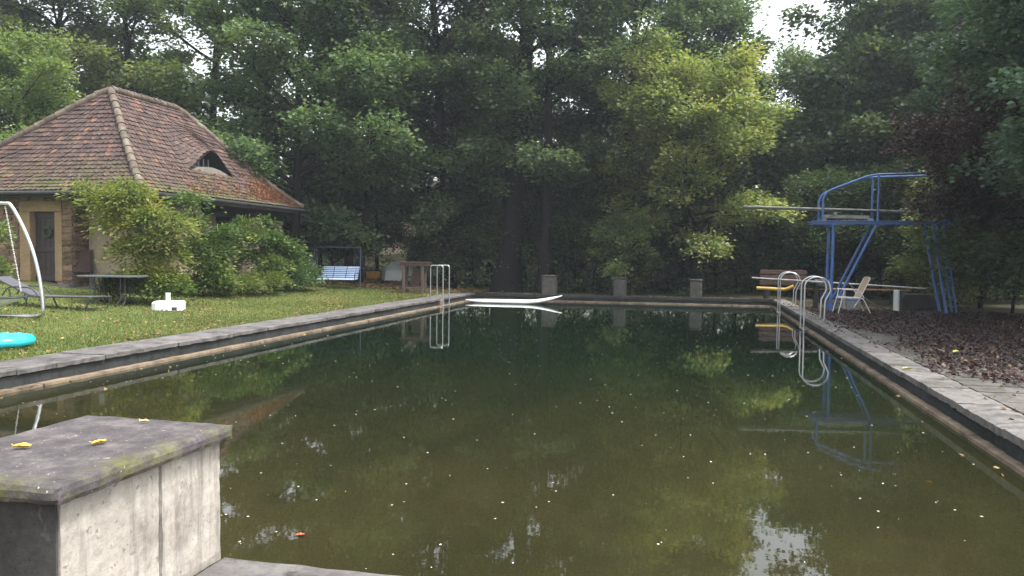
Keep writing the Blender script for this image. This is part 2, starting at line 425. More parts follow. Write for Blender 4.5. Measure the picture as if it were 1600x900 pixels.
# ---- water
m, t = M_new('water'); v = coords(t, False)
sc_ = N(t, 'ShaderNodeMapping'); sc_.inputs['Scale'].default_value = (1, .55, 1); t.links.new(v, sc_.inputs[0])
w1 = noise(t, sc_.outputs[0], .35, 4, .6, .6); w2 = noise(t, sc_.outputs[0], 1.6, 5, .65)
base = ramp(t, w1, [(.3, (.015, .015, .0063)), (.5, (.026, .0232, .009)), (.72, (.036, .0305, .0118))])
sw_ = N(t, 'ShaderNodeSeparateXYZ'); t.links.new(v, sw_.inputs[0])
base = mixc(t, mapr(t, sw_.outputs[1], 5., 14.), base, (.0045, .011, .004))
base = mixc(t, mapr(t, w2, .52, .72, 0, .45), base, (.010, .014, .0055))
rip = noise(t, v, 5., 3, .6); rip2 = noise(t, v, 22., 3, .6)
ma = N(t, 'ShaderNodeMath', operation='MULTIPLY_ADD'); t.links.new(rip2, ma.inputs[0]); ma.inputs[1].default_value = .12; t.links.new(rip, ma.inputs[2])
p = finish(t, base, .0, ma.outputs[0], .018, .02); p.inputs['IOR'].default_value = 1.35; p.inputs['Specular IOR Level'].default_value = .65; MAT['water'] = m
w = MB(); w.add([(XL - .04, 3.6, WATER), (XR + .06, 3.6, WATER), (XR + .06, YF + .08, WATER), (XL - .04, YF + .08, WATER)], [(0, 1, 2, 3)])
tag(w.build('water', MAT['water']), kind='structure')

# ---- coping slabs, pool walls, ledges
def concrete(name, light, dark, moss=None, sc=3., streak=False, mossamt=(.55, .7), bstr=.5, island=.0, pock=True):
    m, t = M_new(name); v = coords(t, False)
    a = noise(t, v, sc, 8, .7, .3); b = noise(t, v, sc * 9, 6, .75)
    col = ramp(t, a, [(.33, dark), (.62, light)])
    col = mixc(t, mapr(t, b, .45, .75, 0, .5), col, tuple(x * .45 for x in dark))
    if streak:
        mp = N(t, 'ShaderNodeMapping'); mp.inputs['Scale'].default_value = (6, 6, .5); t.links.new(v, mp.inputs[0])
        s_ = noise(t, mp.outputs[0], 2.2, 5, .7); col = mixc(t, mapr(t, s_, .5, .75, 0, .7), col, tuple(x * .4 for x in dark))
    if pock:
        vo = N(t, 'ShaderNodeTexNoise'); vo.inputs['Scale'].default_value = sc * 14; vo.inputs['Detail'].default_value = 2; t.links.new(v, vo.inputs['Vector'])
        col = mixc(t, mapr(t, vo.outputs['Fac'], .68, .72, 0, .6), col, tuple(x * .5 for x in dark))
    if moss:
        c = noise(t, v, sc * 1.1, 7, .75, .8); col = mixc(t, mapr(t, c, *mossamt), col, moss)
    if island:
        r_ = N(t, 'ShaderNodeNewGeometry').outputs['Random Per Island']
        col = mixc(t, 1., col, ramp(t, r_, [(0, (1 - island,) * 3), (1, (1 + island * .4,) * 3)]), 'MULTIPLY')
    finish(t, col, .9, b, bstr, .012, spec=.25); return m
MAT['coping'] = concrete('coping', (.17, .158, .15), (.07, .064, .062), (.04, .042, .032), 2.2, mossamt=(.52, .66), island=.18)
MAT['coping_light'] = concrete('coping_light', (.2, .185, .172), (.1, .092, .086), (.055, .05, .042), 2.2, mossamt=(.5, .64), island=.12)
MAT['coping_dark'] = concrete('coping_dark', (.05, .05, .045), (.02, .022, .02), (.03, .045, .02), 2.)
MAT['pool_wall'] = concrete('pool_wall', (.05, .052, .052), (.018, .02, .02), (.03, .04, .022), 1.8, streak=True)
MAT['ledge'] = concrete('ledge', (.26, .2, .14), (.11, .08, .055), (.04, .033, .025), 2.4, mossamt=(.56, .66))
def slabs(name, x0, x1, y0, y1, along, length, mat_, th=.09, jit=.004):
    b = MB(); r = random.Random(len(name) + int(x0 * 10)); a, e = (y0, y1) if along == 'y' else (x0, x1); q = a; k = 0
    while q < e - .05:
        L = min(length * r.uniform(.8, 1.2), e - q); L = e - q if e - q - L < .3 else L; dz = r.uniform(-jit, jit); wd = r.uniform(-.006, .006)
        if along == 'y': vs, fs = rough_box(x0 + wd, x1 + wd, q + .004, q + L - .004, -th + dz, dz, .09, .007, k + 1, .013)
        else: vs, fs = rough_box(q + .004, q + L - .004, y0 + wd, y1 + wd, -th + dz, dz, .14, .004, k + 1, .008)
        b.add(vs, fs); q += L; k += 1
    return tag(b.build(name, mat_), kind='structure')
slabs('coping', XL - .92, XL, 3.1, YF + .02, 'y', 1.5, MAT['coping'], .085)
slabs('coping', XR, XR + .5, 2.0, YF + .5, 'y', 1.25, MAT['coping_light'], .1)
slabs('coping', XL + .01, XR - .01, YF, YF + .45, 'x', 1.2, MAT['coping_dark'], .12)
slabs('coping', -2.385, XR - .01, 2.9, YN, 'x', 1.6, MAT['coping'], .1)
slabs('coping', XL + .01, -3.3, 2.9, YN, 'x', 1.6, MAT['coping'], .1)
b = MB()
for a in ((XL - .5, XL - .05, 3.0, YF + .5, -.6, -.088), (XR + .05, XR + .45, 3.0, YF + .5, -.6, -.104), (XL - .02, XR + .02, YF + .05, YF + .44, -.6, -.124), (XL - .02, XR + .02, 3.0, YN - .05, -.6, -.104)):
    vs, fs = rough_box(*a, .35, .02, 3, .004); b.add(vs, fs)
tag(b.build('pool_wall', MAT['pool_wall']), kind='structure')
b = MB()
for k, (x0, x1, y0, y1) in enumerate(((XL - .06, XL + .1, 3.6, YF - .05), (XR - .07, XR + .06, 3.6, YF - .05), (XL + .05, XR, YF - .1, YF + .06))):
    L = y1 - y0 if k < 2 else x1 - x0; n = int(L / 5)
    for i in range(n):
        u0, u1 = i / n, (i + 1) / n - .0006
        if k < 2: vs, fs = rough_box(x0, x1, y0 + L * u0, y0 + L * u1, -.5, -.232, .12, .008, i + k * 50, .012)
        else: vs, fs = rough_box(x0 + L * u0, x0 + L * u1, y0, y1, -.5, -.225, .12, .008, i + k * 50, .012)
        b.add(vs, fs)
tag(b.build('pool_ledge', MAT['ledge']), kind='structure')

# ---- stone paving on the right bank and in front of the pool
MAT['paving'] = concrete('paving', (.15, .14, .125), (.07, .064, .056), (.05, .045, .038), 2.2, island=.2, mossamt=(.5, .62))
b = MB(); r = random.Random(5); y = -2.
while y < 25.2:
    hgt = r.uniform(.5, .8); x = XR + .515
    if y + hgt > 25.2: hgt = 25.25 - y
    while x < 10.5:
        wd = r.uniform(.5, 1.0); vs, fs = rough_box(x, x + wd - .012, y, y + hgt - .012, -.07, -.004 + r.uniform(-.005, .003), .25, .006, r.randint(0, 999), .01); b.add(vs, fs); x += wd
    y += hgt
tag(b.build('paving', MAT['paving']), kind='structure')
b = MB(); y = 2.88
while y > -3:
    x = -9.2
    while x < 3.3:
        wd = r.uniform(.7, 1.2); vs, fs = rough_box(x, x + wd - .012, y - .78, y, -.08, -.006, .3, .005, r.randint(0, 999), .01); b.add(vs, fs); x += wd
    y -= .79
tag(b.build('paving', MAT['paving']), kind='structure')

# ---- starting blocks
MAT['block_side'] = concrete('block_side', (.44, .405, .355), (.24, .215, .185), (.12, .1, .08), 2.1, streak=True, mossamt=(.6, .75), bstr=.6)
MAT['block_front'] = concrete('block_front', (.07, .065, .06), (.03, .027, .025), (.13, .12, .11), 2.5, mossamt=(.6, .7))  # stains plus the shade of the unlit end, both in the colour
m, t = M_new('block_cap'); v = coords(t, False)
a = noise(t, v, 5.5, 10, .78, .1); b_ = noise(t, v, 40, 6, .75); c = noise(t, v, 2.6, 8, .8, .5)
col = ramp(t, a, [(.32, (.04, .035, .037)), (.5, (.085, .075, .077)), (.66, (.17, .15, .142))])
col = mixc(t, mapr(t, b_, .5, .75, 0, .6), col, (.05, .045, .04))
sp = N(t, 'ShaderNodeSeparateXYZ'); t.links.new(v, sp.inputs[0])
def near_edge(o_, a0, a1): return mapr(t, sp.outputs[o_], a0, a1)
mx_ = N(t, 'ShaderNodeMath', operation='MAXIMUM'); t.links.new(near_edge(0, -2.48, -2.33), mx_.inputs[0])
my_ = N(t, 'ShaderNodeMath', operation='MAXIMUM'); t.links.new(near_edge(1, 2.66, 2.52), my_.inputs[0]); t.links.new(near_edge(2, .69, .66), my_.inputs[1])
t.links.new(my_.outputs[0], mx_.inputs[1])
mm = N(t, 'ShaderNodeMath', operation='MULTIPLY'); t.links.new(mx_.outputs[0], mm.inputs[0]); t.links.new(mapr(t, c, .46, .6, 0, .85), mm.inputs[1])
col = mixc(t, mm.outputs[0], col, (.13, .13, .035))
lich = noise(t, v, 55, 3, .5); col = mixc(t, mapr(t, lich, .70, .73, 0, .8), col, (.5, .48, .4))
finish(t, col, .92, b_, .9, .012, spec=.25); MAT['block_cap'] = m
MAT['far_block'] = concrete('far_block', (.1, .092, .085), (.04, .037, .034), (.06, .06, .04), 5., mossamt=(.55, .65))
root = empty('starting_block', (-2.78, 3.1, 0), 0, 'large near concrete starting block with a mossy overhanging cap slab and yellow leaves on top', 'starting block', 'starting blocks of the pool')
def loc_rb(r0, *a, **k):
    vs, fs = rough_box(*a, **k); return [Vector(q) - Vector(r0) for q in vs], fs
O_ = (-2.78, 3.1, 0)
b = MB()
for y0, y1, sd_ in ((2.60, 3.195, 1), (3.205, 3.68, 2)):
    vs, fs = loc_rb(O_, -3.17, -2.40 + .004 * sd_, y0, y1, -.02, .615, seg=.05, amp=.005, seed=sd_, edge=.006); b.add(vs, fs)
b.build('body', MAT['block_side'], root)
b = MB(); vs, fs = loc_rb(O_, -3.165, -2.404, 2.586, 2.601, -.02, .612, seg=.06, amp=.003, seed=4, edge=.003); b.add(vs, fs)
tag(b.build('front_face', MAT['block_front'], root), 'end face darkened by stains and painted-in shade')
b = MB(); vs, fs = loc_rb(O_, -3.23, -2.33, 2.52, 3.70, .618, .70, seg=.03, amp=.004, seed=9, edge=.010); b.add(vs, fs)
b.build('cap_slab', MAT['block_cap'], root)
flabs = ['far concrete starting block directly in front of the thick tree trunk, behind the white board', 'middle far concrete starting block between the trunk and the bare concrete one', 'rightmost of the three far concrete starting blocks with a pale top rim']
for (x0, x1), lb, hh in zip(((-6.02, -5.5), (-3.14, -2.67), (-.2, .27)), flabs, (.76, .72, .7)):
    O_ = ((x0 + x1) / 2, 31.75, 0)
    root = empty('starting_block', O_, 0, lb, 'starting block', 'starting blocks of the pool')
    b = MB(); vs, fs = loc_rb(O_, x0, x1, 31.5, 32.3, -.1, hh - .06, seg=.08, amp=.012, seed=x0 + 9, edge=.015); b.add(vs, fs); b.build('body', MAT['far_block'], root)
    b = MB(); vs, fs = loc_rb(O_, x0 - .02, x1 + .02, 31.48, 32.32, hh - .055, hh, seg=.06, amp=.012, seed=x0 + 3, edge=.015); b.add(vs, fs); b.build('cap_slab', MAT['far_block'], root)

# ================================================================== HOUSE
MAT['sand'] = concrete('sandstone_smooth', (.36, .25, .15), (.25, .165, .095), (.2, .14, .09), 2., mossamt=(.6, .75), bstr=.3, pock=False)
MAT['stone'] = simple('rubble_stone', (.3, .2, .12), (.14, .09, .055), 5, .95, .9, .05, c3=(.2, .115, .08), island=.45)
MAT['plaster'] = concrete('plaster', (.36, .29, .2), (.26, .2, .14), (.18, .14, .1), 1.2, mossamt=(.6, .72), bstr=.3, pock=False)
MAT['mortar'] = simple('mortar', (.33, .26, .18), (.24, .18, .12), 12)
MAT['door_wood'] = simple('door_wood', (.045, .03, .026), (.025, .016, .014), 9, .6, .4)
MAT['dark_wood'] = simple('dark_wood', (.035, .025, .02), (.015, .011, .01), 9, .8, .4)
MAT['gutter'] = simple('gutter', (.06, .06, .065), (.03, .03, .032), 6, .5, .2, metal=.3)
MAT['tile'] = None
m, t = M_new('roof_tile'); v = coords(t, False)
isl = N(t, 'ShaderNodeNewGeometry').outputs['Random Per Island']
tc = ramp(t, isl, [(0, (.05, .032, .031)), (.4, (.072, .045, .041)), (.75, (.09, .056, .048)), (.9, (.105, .07, .06)), (.96, (.135, .075, .055)), (1, (.19, .09, .058))])
n3 = noise(t, v, .55, 5, .7, .4); tc2 = ramp(t, isl, [(0, (.1, .05, .035)), (.5, (.2, .085, .05)), (1, (.34, .13, .07))])
tc = mixc(t, mapr(t, n3, .6, .7, 0, .65), tc, tc2)
n4 = noise(t, v, 18, 6, .75); tc = mixc(t, mapr(t, n4, .5, .72, 0, .75), tc, (.17, .155, .13))
n5 = noise(t, v, 1.3, 6, .75); sp = N(t, 'ShaderNodeSeparateXYZ'); t.links.new(v, sp.inputs[0])
low_ = mapr(t, sp.outputs[2], 4.5, 3.5, 0, 1); q = N(t, 'ShaderNodeMath', operation='MULTIPLY'); t.links.new(low_, q.inputs[0]); t.links.new(mapr(t, n5, .42, .62, 0, .85), q.inputs[1])
tc = mixc(t, q.outputs[0], tc, (.085, .09, .03))
ms_ = N(t, 'ShaderNodeMapping'); ms_.inputs['Scale'].default_value = (1.2, 1.6, .35); t.links.new(v, ms_.inputs[0]); n6 = noise(t, ms_.outputs[0], 1.4, 7, .75, .5); tc = mixc(t, mapr(t, n6, .5, .7, 0, .6), tc, (.045, .038, .032)); n7 = noise(t, v, 5.5, 6, .8); tc = mixc(t, mapr(t, n7, .58, .68, 0, .6), tc, (.14, .135, .1))
finish(t, tc, .9, n4, .5, .01, spec=.2); MAT['tile'] = m
MAT['ridge'] = simple('ridge_tile', (.13, .085, .065), (.07, .055, .042), 6, .95, .6, .02, c3=(.16, .15, .11), island=.35)

house = empty('stone_house', (-18, 24, .6), 0, 'sandstone bath house with steep hipped red-brown tile roof, eyebrow dormer and open loggia', 'house')
HO = Vector((-18, 24, .6))
class HB(MB):
    def build(s, name, m, parent=None, weld=False):
        s.v = [(x - HO.x, y - HO.y, z - HO.z) for x, y, z in s.v]; return MB.build(s, name, m, parent or house)
ZB, ZE = .35, 3.3
# rubble wall: individual blocks over a mortar core
def rubble(b, u0, u1, z0, z1, plane, r, axis='x', course=(.13, .24), blk=(.25, .6)):
    z = z0
    while z < z1 - .02:
        h = min(r.uniform(*course), z1 - z); u = u0
        if z1 - z - h < .08: h = z1 - z
        while u < u1 - .02:
            w_ = min(r.uniform(*blk), u1 - u)
            if u1 - u - w_ < .14: w_ = u1 - u
            out = r.uniform(.015, .06); a = (u + .008, u + w_ - .008); seed = r.randint(0, 999)
            if axis == 'x': vs, fs = rough_box(a[0], a[1], plane - out, plane + .05, z + .008, z + h - .008, .09, .025, seed, .015)
            else: vs, fs = rough_box(plane - .05, plane + out, a[0], a[1], z + .008, z + h - .008, .09, .025, seed, .015)
            b.add(vs, fs); u += w_
        z += h
r = random.Random(11); FX0, FX1 = -23.2, -18.12; FY = 20.3
b = HB(); rubble(b, FX0, -20.02, ZB, ZE, FY, r); rubble(b, -18.5, FX1, ZB, ZE, FY, r, blk=(.3, .5)); rubble(b, -20.02, -18.5, 3.0, ZE, FY, r); rubble(b, FY, FY + .75, ZB, ZE, FX1, r, 'y')
b.build('stone_wall', MAT['stone'])
b = HB(); b.box(FX0, -19.68, FY + .03, FY + .5, ZB, ZE); b.box(-18.72, FX1 - .03, FY + .03, FY + .8, ZB, ZE); b.box(-19.68, -18.72, FY + .03, FY + .5, 2.76, ZE)
b.build('mortar_core', MAT['mortar'])
b = HB()
for a in ((-20.02, -19.64, FY - .02, FY + .3, .62, 2.72), (-18.76, -18.5, FY - .02, FY + .3, .62, 2.72), (-20.02, -18.5, FY - .03, FY + .3, 2.72, 3.05)): b.add(*rough_box(*a, .12, .004, 2, .006))
b.build('door_frame', MAT['sand'])
dr = HB(); n = 5
for i in range(n): dr.box(-19.64 + .88 / n * i + .004, -19.64 + .88 / n * (i + 1) - .004, FY + .2, FY + .25, .62, 2.72, bev=.006)
for z in (.62, 1.5, 2.55): dr.box(-19.64, -18.76, FY + .17, FY + .2, z, z + .16, bev=.01)
door = dr.build('door', MAT['door_wood'])
b = HB(); b.tube([(-19.17 + .14 * cos(a), FY + .15, 2.1 + .14 * sin(a)) for a in np.linspace(0, 2 * pi, 14)[:-1]], .035, 6, closed=True)
b.build('wreath', MAT['leaf_under'], house); 
b = HB(); b.add(*rough_box(-20.6, -17.9, FY - .55, FY - .05, .3, .56, .2, .01, 4, .02)); b.add(*rough_box(-17.9, -15.5, FY - .1, FY + .5, .25, .5, .2, .01, 4, .02)); b.build('door_step', MAT['coping'])
# plaster wall and closed room on the right
WX = -15.85; WY2 = 23.3
b = HB(); b.box(-18.05, WX, FY + .55, FY + .85, ZB, ZE, bev=.01); b.box(WX - .3, WX, FY + .85, WY2, ZB, ZE); b.box(-23.2, -15.9, WY2 - .3, WY2 - .02, ZB, ZE); b.box(-23.2, -22.9, FY + .5, WY2 - .3, ZB, ZE)
b.build('plaster_wall', MAT['plaster'])
b = HB(); b.box(-17.6, -17.4, FY + .36, FY + .53, 2.2, 2.55, bev=.02); b.build('wall_lamp', simple('lamp_glass', (.5, .48, .42)), house)
PILLAR = simple('pillar_stone_shaded', (.15, .105, .07), (.07, .05, .035), 5, .95, .8, .04)  # stone colour darkened to paint in the loggia's shadow
# loggia pillars (front row beside the pool lawn, back row behind)
for X in (WX - .2, -20.6):
    for a, e in ((23.3, 24.15), (25.75, 26.95), (28.0, 28.65)):
        b = HB(); b.add(*rough_box(X - .22, X + .2, a, e, ZB - .1, 2.8, .15, .012, int(a * 7), .012)); b.build('pillar', PILLAR)
b = HB()
for X in (WX - .2, -20.6): b.box(X - .2, X + .18, 23.3, 28.7, 2.8, 3.28, bev=.01)
b.box(-20.5, WX - .3, 28.45, 28.65, 2.8, 3.28, bev=.01)
b.build('wall_plate', MAT['dark_wood'])
b = HB(); b.box(-20.6, WX, 23.3, 28.7, .2, .42); b.build('loggia_floor', MAT['coping'])
# roof
E1, E2, E0 = Vector((-15.2, 19.6, 3.3)), Vector((-15.2, 29.0, 3.3)), Vector((-23.6, 19.6, 3.3)); E3 = Vector((-21.4, 29.0, 3.3))
A1, A2 = Vector((-18.05, 21.85, 6.6)), Vector((-18.05, 25.2, 6.6))
def hs(s): return s * (.70 + .62 * s - .32 * s * s)      # bell-cast towards the eaves
def roofpt(ea, eb, ta, tb_, u, s):
    """u: absolute 0..1 along the eave-parallel; s up the slope"""
    a = ea.lerp(ta, s); b = eb.lerp(tb_, s); p = a.lerp(b, u); p.z = 3.3 + 3.3 * hs(s); return p
DY0, DHW, DS0, DLEN, DH = 24.3, 1.3, .33, .5, .72     # eyebrow: centre along Y, half width, mouth position and length up the slope
def brow(y, s):
    if abs(y - DY0) > DHW or s < DS0 or s > DS0 + DLEN: return 0.
    return DH * cos(pi * (y - DY0) / (2 * DHW)) ** 1.6 * (1 - (s - DS0) / DLEN) ** 1.15
def slope_tiles(b, under, ea, eb, ta, tb_, rows, eyebrow=False, seed=1):
    r = random.Random(seed)
    def P(u, s):
        p = roofpt(ea, eb, ta, tb_, u, s)
        if eyebrow: p.z += brow(p.y, s)
        return p
    for j in range(rows):
        s0 = j / rows; s1 = min(1, (j + 1.75) / rows); L = (eb.lerp(tb_, s0) - ea.lerp(ta, s0)).length; n = max(1, int(L / .175))
        for i in range(n):
            off = .5 * (j % 2); u0 = (i + off) / n; u1 = (i + off + .94) / n
            if u1 > 1.001: continue
            cr = .02 * r.random()
            a, bb = P(u0, s0), P(u1, s0); c_, d_ = P(u1, s1), P(u0, s1)
            if eyebrow and ((s0 < DS0 - .001 < s1) and abs((a.y + bb.y) / 2 - DY0) < DHW * .98):
                c_, d_ = [roofpt(ea, eb, ta, tb_, q, min(s1, DS0)) for q in (u1, u0)]
            across = (bb - a).normalized(); nrm = across.cross((d_ - a)).normalized()
            if nrm.z < 0: nrm = -nrm
            lift = nrm * (.046 + cr); mid = (a + bb) / 2 + (a - d_).normalized() * .035
            th = nrm * -.024; j_ = [Vector((r.gauss(0, .003), r.gauss(0, .003), r.gauss(0, .004))) for _ in range(2)]
            top = [a + lift + j_[0], mid + lift, bb + lift + j_[1], c_ + nrm * .004, d_ + nrm * .004]
            bot = [q + th for q in top[:3]]
            b.add(top + bot, [(0, 1, 2, 3, 4), (0, 5, 6, 1), (1, 6, 7, 2), (0, 4, 5), (2, 7, 3)])
    nu = 60; sl = [j / 24 for j in range(25)] + ([DS0 - .002, DS0 + .001] if eyebrow else []); sl.sort(); ns = len(sl) - 1; vs = []
    for s in sl:
        for i in range(nu + 1):
            p = roofpt(ea, eb, ta, tb_, i / nu, s)
            p.z += (brow(p.y, s) if eyebrow else 0) - .03; vs.append(p)
    fs = []
    for j in range(ns):
        for i in range(nu):
            if eyebrow and sl[j] < DS0 < sl[j + 1] and vs[(j + 1) * (nu + 1) + i].z - vs[j * (nu + 1) + i].z > .06: continue
            fs.append((j * (nu + 1) + i, j * (nu + 1) + i + 1, (j + 1) * (nu + 1) + i + 1, (j + 1) * (nu + 1) + i))
    under.add(vs, fs)
tb = HB(); ub = HB()
slope_tiles(tb, ub, E0, E1, A1.copy() - Vector((.01, 0, 0)), A1, 25, seed=1)
slope_tiles(tb, ub, E1, E2, A1, A2, 24, True, 2)
slope_tiles(tb, ub, E2, E3, A2, A2 - Vector((.01, 0, 0)), 22, seed=3)
slope_tiles(tb, ub, E3, E0, A2, A1, 22, seed=4)
roof = ub.build('roof', MAT['dark_wood']); 
o = tb.build('roof_tiles', MAT['tile'])
# hip and ridge tiles
b = HB()
def hip(b, a, c, n, curve=True):
    for i in range(n):
        pts = []
        for q in (i / n - .012, (i + 1) / n + .02):
            s = min(max(q, 0), 1); p = a.lerp(c, s); p.z = (3.3 + 3.3 * hs(s)) if curve else a.z; pts.append(p + Vector((0, 0, .035)))
        pts[0].z += .02
        b.tube(pts, [.125, .1], 10)
hip(b, E1, A1, 14); hip(b, E0, A1, 20); hip(b, E2, A2, 16); hip(b, E3, A2, 16); hip(b, A1, A2, 10, False)
b.build('ridge_tiles', MAT['ridge'])
# dormer front: plaster band, recess with its shade painted near-black, window with mullions
def rs(y, s):
    X = E1.x + (A1.x - E1.x) * s; return Vector((X, y, 3.3 + 3.3 * hs(s)))
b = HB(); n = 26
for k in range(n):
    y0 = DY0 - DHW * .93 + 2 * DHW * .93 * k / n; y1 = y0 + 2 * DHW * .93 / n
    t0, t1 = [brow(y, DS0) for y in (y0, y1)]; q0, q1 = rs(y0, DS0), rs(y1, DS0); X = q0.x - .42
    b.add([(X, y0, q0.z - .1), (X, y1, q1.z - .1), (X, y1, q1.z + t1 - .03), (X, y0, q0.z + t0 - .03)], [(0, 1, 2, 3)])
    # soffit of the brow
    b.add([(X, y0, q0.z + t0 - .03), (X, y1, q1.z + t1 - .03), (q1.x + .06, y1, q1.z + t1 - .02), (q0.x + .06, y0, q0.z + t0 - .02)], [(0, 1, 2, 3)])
dorm = b.build('dormer', simple('dormer_shade', (.012, .01, .01), (.006, .005, .005), 8, .9))
b = HB(); zb = rs(DY0, DS0).z; X = rs(DY0, DS0).x
n = 16; vs = []
for k in range(n + 1):
    y = DY0 - DHW * .8 + 1.6 * DHW * k / n; h = .17 * cos(pi * (y - DY0) / (2 * DHW * .85)) if abs(y - DY0) < DHW * .85 else 0
    vs += [(X + .02, y, zb - .06), (X - .02, y, zb + .02 + max(h, .01)), (X - .4, y, zb + .02 + max(h, .01))]
b.add(vs, [f for k in range(n) for f in ((3 * k, 3 * k + 3, 3 * k + 4, 3 * k + 1), (3 * k + 1, 3 * k + 4, 3 * k + 5, 3 * k + 2))])
b.build('dormer_sill', simple('dormer_plaster', (.2, .18, .15), (.12, .105, .085), 5, .9))
b = HB()
for y in (-.42, -.14, .14, .42): b.box(X - .4, X - .37, DY0 + y - .02, DY0 + y + .02, zb + .1, zb + .5)
b.box(X - .402, X - .372, DY0 - .5, DY0 + .5, zb + .18, zb + .215)
b.build('dormer_window', simple('window_grey', (.3, .32, .33)))
# soffit, gutter
b = HB(); b.box(-23.5, -15.28, 19.72, 28.9, 3.2, 3.262); b.box(-23.5, -15.25, 19.66, 19.7, 3.1, 3.262); b.box(-15.3, -15.26, 19.7, 28.9, 3.1, 3.262); b.build('soffit', MAT['dark_wood'])
b = HB(); b.tube([(-23.7, 19.54, 3.24), (-15.12, 19.54, 3.22)], .06, 8); b.tube([(-15.12, 19.54, 3.22), (-15.12, 29.05, 3.22)], .06, 8); b.build('gutter', MAT['gutter'])
# red leaves lying on the lower roof
rn = np.random.default_rng(3); cs = []
for _ in range(3200):
    y = rn.normal(27.5, .75) if rn.uniform() < .85 else rn.uniform(22, 28.5); s = abs(rn.normal(0, .13)) + (.04 if y < 28 else 0)
    if y > 28.9 or s > .5: continue
    # stay on the slope (hip line)
    if y > 29 - s * 3.8: continue
    q = rs(y, s); cs.append((q.x, q.y, q.z + .06 + .03 * rn.uniform()))
cs = np.array(cs); nn = rn.normal(0, .35, (len(cs), 3)); nn[:, 2] += 1; nn[:, 0] += .4
tag(link('fallen_leaves_on_roof', leaf_mesh('roof_litter', cs, rn.normal(0, 1, (len(cs), 3)), nn, rn.uniform(.07, .14, len(cs)), rn.uniform(.05, .1, len(cs)), .1), MAT['leaf_rust']),
    'rusty red and yellow fallen leaves lying on the lower right roof slope', 'fallen leaves', kind='stuff')
# ================================================================== DIVING TOWER AND BOARDS
MAT['blue'] = simple('blue_paint', (.05, .135, .37), (.035, .1, .29), 4, .42, .15, .004, c3=(.085, .085, .12), scale2=12)
MAT['blue_dark'] = MAT['blue']
MAT['board'] = simple('board_grey', (.34, .34, .32), (.2, .2, .18), 7, .75, .4, .005, c3=(.14, .15, .1), scale2=3)
MAT['steel'] = simple('steel', (.62, .63, .64), (.48, .49, .5), 4, .28, .05, .002, metal=.9)
MAT['steel_dull'] = simple('steel_dull', (.42, .43, .43), (.3, .3, .3), 4, .5, .1, .002, metal=.6)
MAT['white'] = simple('white_plastic', (.78, .78, .76), (.66, .66, .63), 5, .45, .1, .003)
MAT['white_metal'] = simple('white_metal', (.66, .67, .66), (.5, .5, .48), 7, .4, .1, .003)
TN, TF = 25.0, 25.85
TO = Vector((5.2, 25.4, 0))
class TB(MB):
    def __init__(s, o): MB.__init__(s); s.o = Vector(o)
    def build(s, name, m, parent=None, weld=False):
        s.v = [tuple(Vector(q) - s.o) for q in s.v]; return MB.build(s, name, m, parent)
tower = empty('diving_tower', TO, 0, 'tall blue tubular diving tower on the right bank with handrails and a ladder', 'diving tower')
for Y in (TN, TF):
    b = TB(TO); b.tube([(3.91, Y, -.02), (3.93, Y, 2.58)], .047, 12); b.box(3.79, 4.05, Y - .13, Y + .13, -.004, .014); b.box(3.83, 4.03, Y - .09, Y + .09, 2.54, 2.559); b.build('leg', MAT['blue'], tower)
    b = TB(TO); b.tube([(3.95, Y, .05), (5.1, Y, 2.56)], .041, 12); b.build('brace', MAT['blue'], tower)
    b = TB(TO); b.box(3.36, 7.1, Y - .035, Y + .035, 2.58, 2.592, bev=.003); b.box(3.36, 7.1, Y - .01, Y + .01, 2.592, 2.66); b.box(3.32, 7.14, Y - .042, Y + .042, 2.66, 2.68, bev=.003); b.build('beam', MAT['blue'], tower)
    b = TB(TO); b.tube([(7.04 + (.05 if Y == TF else 0), Y, -.02), (6.6, Y, 2.56)], .043, 12); b.box(6.96, 7.2, Y - .1, Y + .1, -.004, .014); b.build('leg', MAT['blue'], tower)
    dx = 0
    b = TB(TO); b.tube(rounded([(3.62, Y, 2.68), (3.62, Y, 3.5), (4.95, Y, 4.02), (7.0, Y, 4.05), (7.2, Y, 2.68)], .28, 6), .032, 8)
    b.build('handrail', MAT['blue'], tower)
    for X, zt in ((5.13, 4.03),):
        b = TB(TO); b.tube([(X, Y, 2.68), (X, Y, zt)], .032, 8); b.build('rail_post', MAT['blue'], tower)
for X in (3.5, 4.6, 5.7, 6.8): b = TB(TO); b.box(X - .04, X + .04, TN + .05, TF - .05, 2.585, 2.65); b.build('cross_member', MAT['blue'], tower)
for X in (3.92, 6.72): b = TB(TO); b.tube([(X, TN, 1.9), (X, TF, 1.9)], .022, 6); b.build('cross_bar', MAT['blue'], tower)
b = TB(TO)
for Y in (TN + .2, TF - .2): b.tube(rounded([(7.36, Y, -.02), (6.98, Y, 2.6), (6.9, Y, 3.4), (6.6, Y, 3.5)], .15), .026, 8)
for k in range(9):
    f = (k + .7) / 9.5; b.tube([(7.36 - .4 * f, TN + .2, 2.7 * f), (7.36 - .4 * f, TF - .2, 2.7 * f)], .018, 6)
b.build('ladder', MAT['blue'], tower)
b = TB(TO); b.beam((3.66, 25.42, 2.82), (4.95, 25.42, 2.79), .44, .1, bev=.01); b.box(3.62, 3.76, 25.2, 25.64, 2.68, 2.8, bev=.01); b.box(4.9, 5.06, 25.2, 25.64, 2.68, 2.76, bev=.01)
b.tube([(4.0, 25.15, 2.9), (4.0, 25.7, 2.9)], .05, 10); b.build('fulcrum', MAT['board'], tower)
b = TB(TO); b.beam((1.37, 25.42, 3.12), (7.0, 25.42, 2.93), .5, .045, bev=.01)
b.beam((1.37, 25.42, 3.09), (4.0, 25.42, 3.0), .4, .03); b.build('diving_board', MAT['board'], tower)
